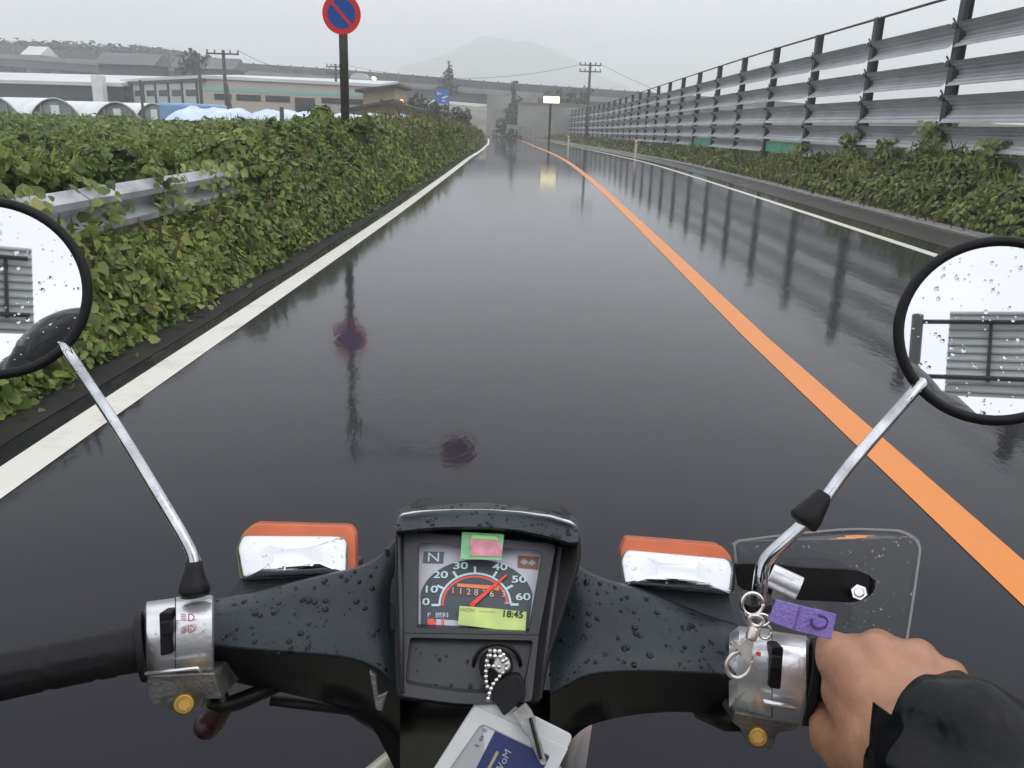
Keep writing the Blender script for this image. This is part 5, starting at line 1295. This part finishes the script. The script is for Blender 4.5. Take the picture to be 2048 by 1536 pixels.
path = [(lw_.lerp(le, i / 6), .04 + .014 * i / 6) for i in range(7)] + [(le.lerp(Vector((-.16, -.42, 1.25)), i / 6), .056 + .012 * i / 6) for i in range(1, 7)]
sleeve(path, "jacket_sleeve")
q = MB(); q.prism([V(x, y, .372 + (x - 1750) * .00012) for x, y in rr([(1757, 1412), (1812, 1452), (1840, 1500), (1800, 1560), (1748, 1560), (1750, 1480)], [3, 8, 20, 20, 10, 20])], cF * .006); q.build("cuff_tab", M_jacket, man, bevel=.0015)
flesh("jacket", [((-.14, -.43, 1.27), .065, (.14, -.43, 1.27), .065), ((-.10, -.42, 1.25), .12, (.10, -.42, 1.25), .12), ((-.09, -.42, 1.0), .12, (.09, -.42, 1.0), .12), ((-.08, -.42, .86), .12, (.08, -.42, .86), .12), ((0, -.42, 1.2), .13, (0, -.42, .9), .12), ((0, -.41, 1.42), .07, (0, -.41, 1.5), .06)], M_jacket, man, .012, 4)
flesh("trousers", [((s * .10, -.42, .80), .095, (s * .17, -.02, .70), .075) for s in (-1, 1)] + [((s * .17, -.02, .70), .072, (s * .17, -.10, .34), .055) for s in (-1, 1)], M_vinyl, man, .012, 4)
for s in (-1, 1):
    q = MB(); q.loft([[Vector((s * .17 + w_ * math.cos(a), yy, zz + hh_ * math.sin(a))) for a in [2 * math.pi * k / 14 for k in range(14)]] for yy, zz, w_, hh_ in ((-.18, .30, .03, .04), (-.12, .31, .04, .06), (-.02, .29, .045, .045), (.08, .27, .03, .025))]); q.build("boot", M_rub, man, smooth=True)
MB().tube([(-.24, -.05, .235), (.24, -.05, .235)], .018, 12).build("footrest_bar", M_rub, BIKE)

# ------------------------------------------------------------------ sign gantry behind the rider, seen in both mirrors
gan = thing("sign_gantry", "big pale ribbed back of an overhead sign reflected in both round mirrors", "sign gantry", (-1.55, GY, 0))
M_ribg = principled("sign rib", (.50, .51, .51), .5)
M_signback = principled("pale sign back", (.78, .79, .78), .5, var=.1, vscale=1)
q = MB(); q.box((.7, GY, 6.95), (3.4, .05, 1.9)); q.build("sign_back", M_signback, gan)
for k in range(11):
    q = MB(); q.box((.7, GY + .05, 6.08 + k * .175), (3.4, .06, .035)); q.build("rib", M_ribg, gan)
for z in (6.35, 7.6): MB().tube([(-1.6, GY + .2, z), (2.3, GY + .2, z)], .05, 14).build("pipe", M_steel, gan, smooth=True)
for x in (-.2, .9, 1.9): MB().box((x, GY + .11, 6.95), (.07, .08, 1.3)).build("upright", M_steel, gan)
MB().tube([(-1.62, GY + .2, -.1), (-1.62, GY + .2, 7.75)], .12, 16).build("column", M_pole, gan, smooth=True)

#MOPED-END

# ------------------------------------------------------------------ rain haze
hz = bpy.data.materials.new("rain haze"); hz.use_nodes = True
n = hz.node_tree; n.nodes.remove(n.nodes["Principled BSDF"])
pv = n.nodes.new("ShaderNodeVolumePrincipled"); pv.inputs["Color"].default_value = (.97, .98, 1.0, 1); pv.inputs["Density"].default_value = .0019; pv.inputs["Anisotropy"].default_value = .2
n.links.new(pv.outputs[0], n.nodes["Material Output"].inputs["Volume"])
tag(MB().box((0, 870, 78), (1500, 2000, 164)).build("haze", hz), "thin rain haze filling the air over road and fields", "haze", kind="stuff")
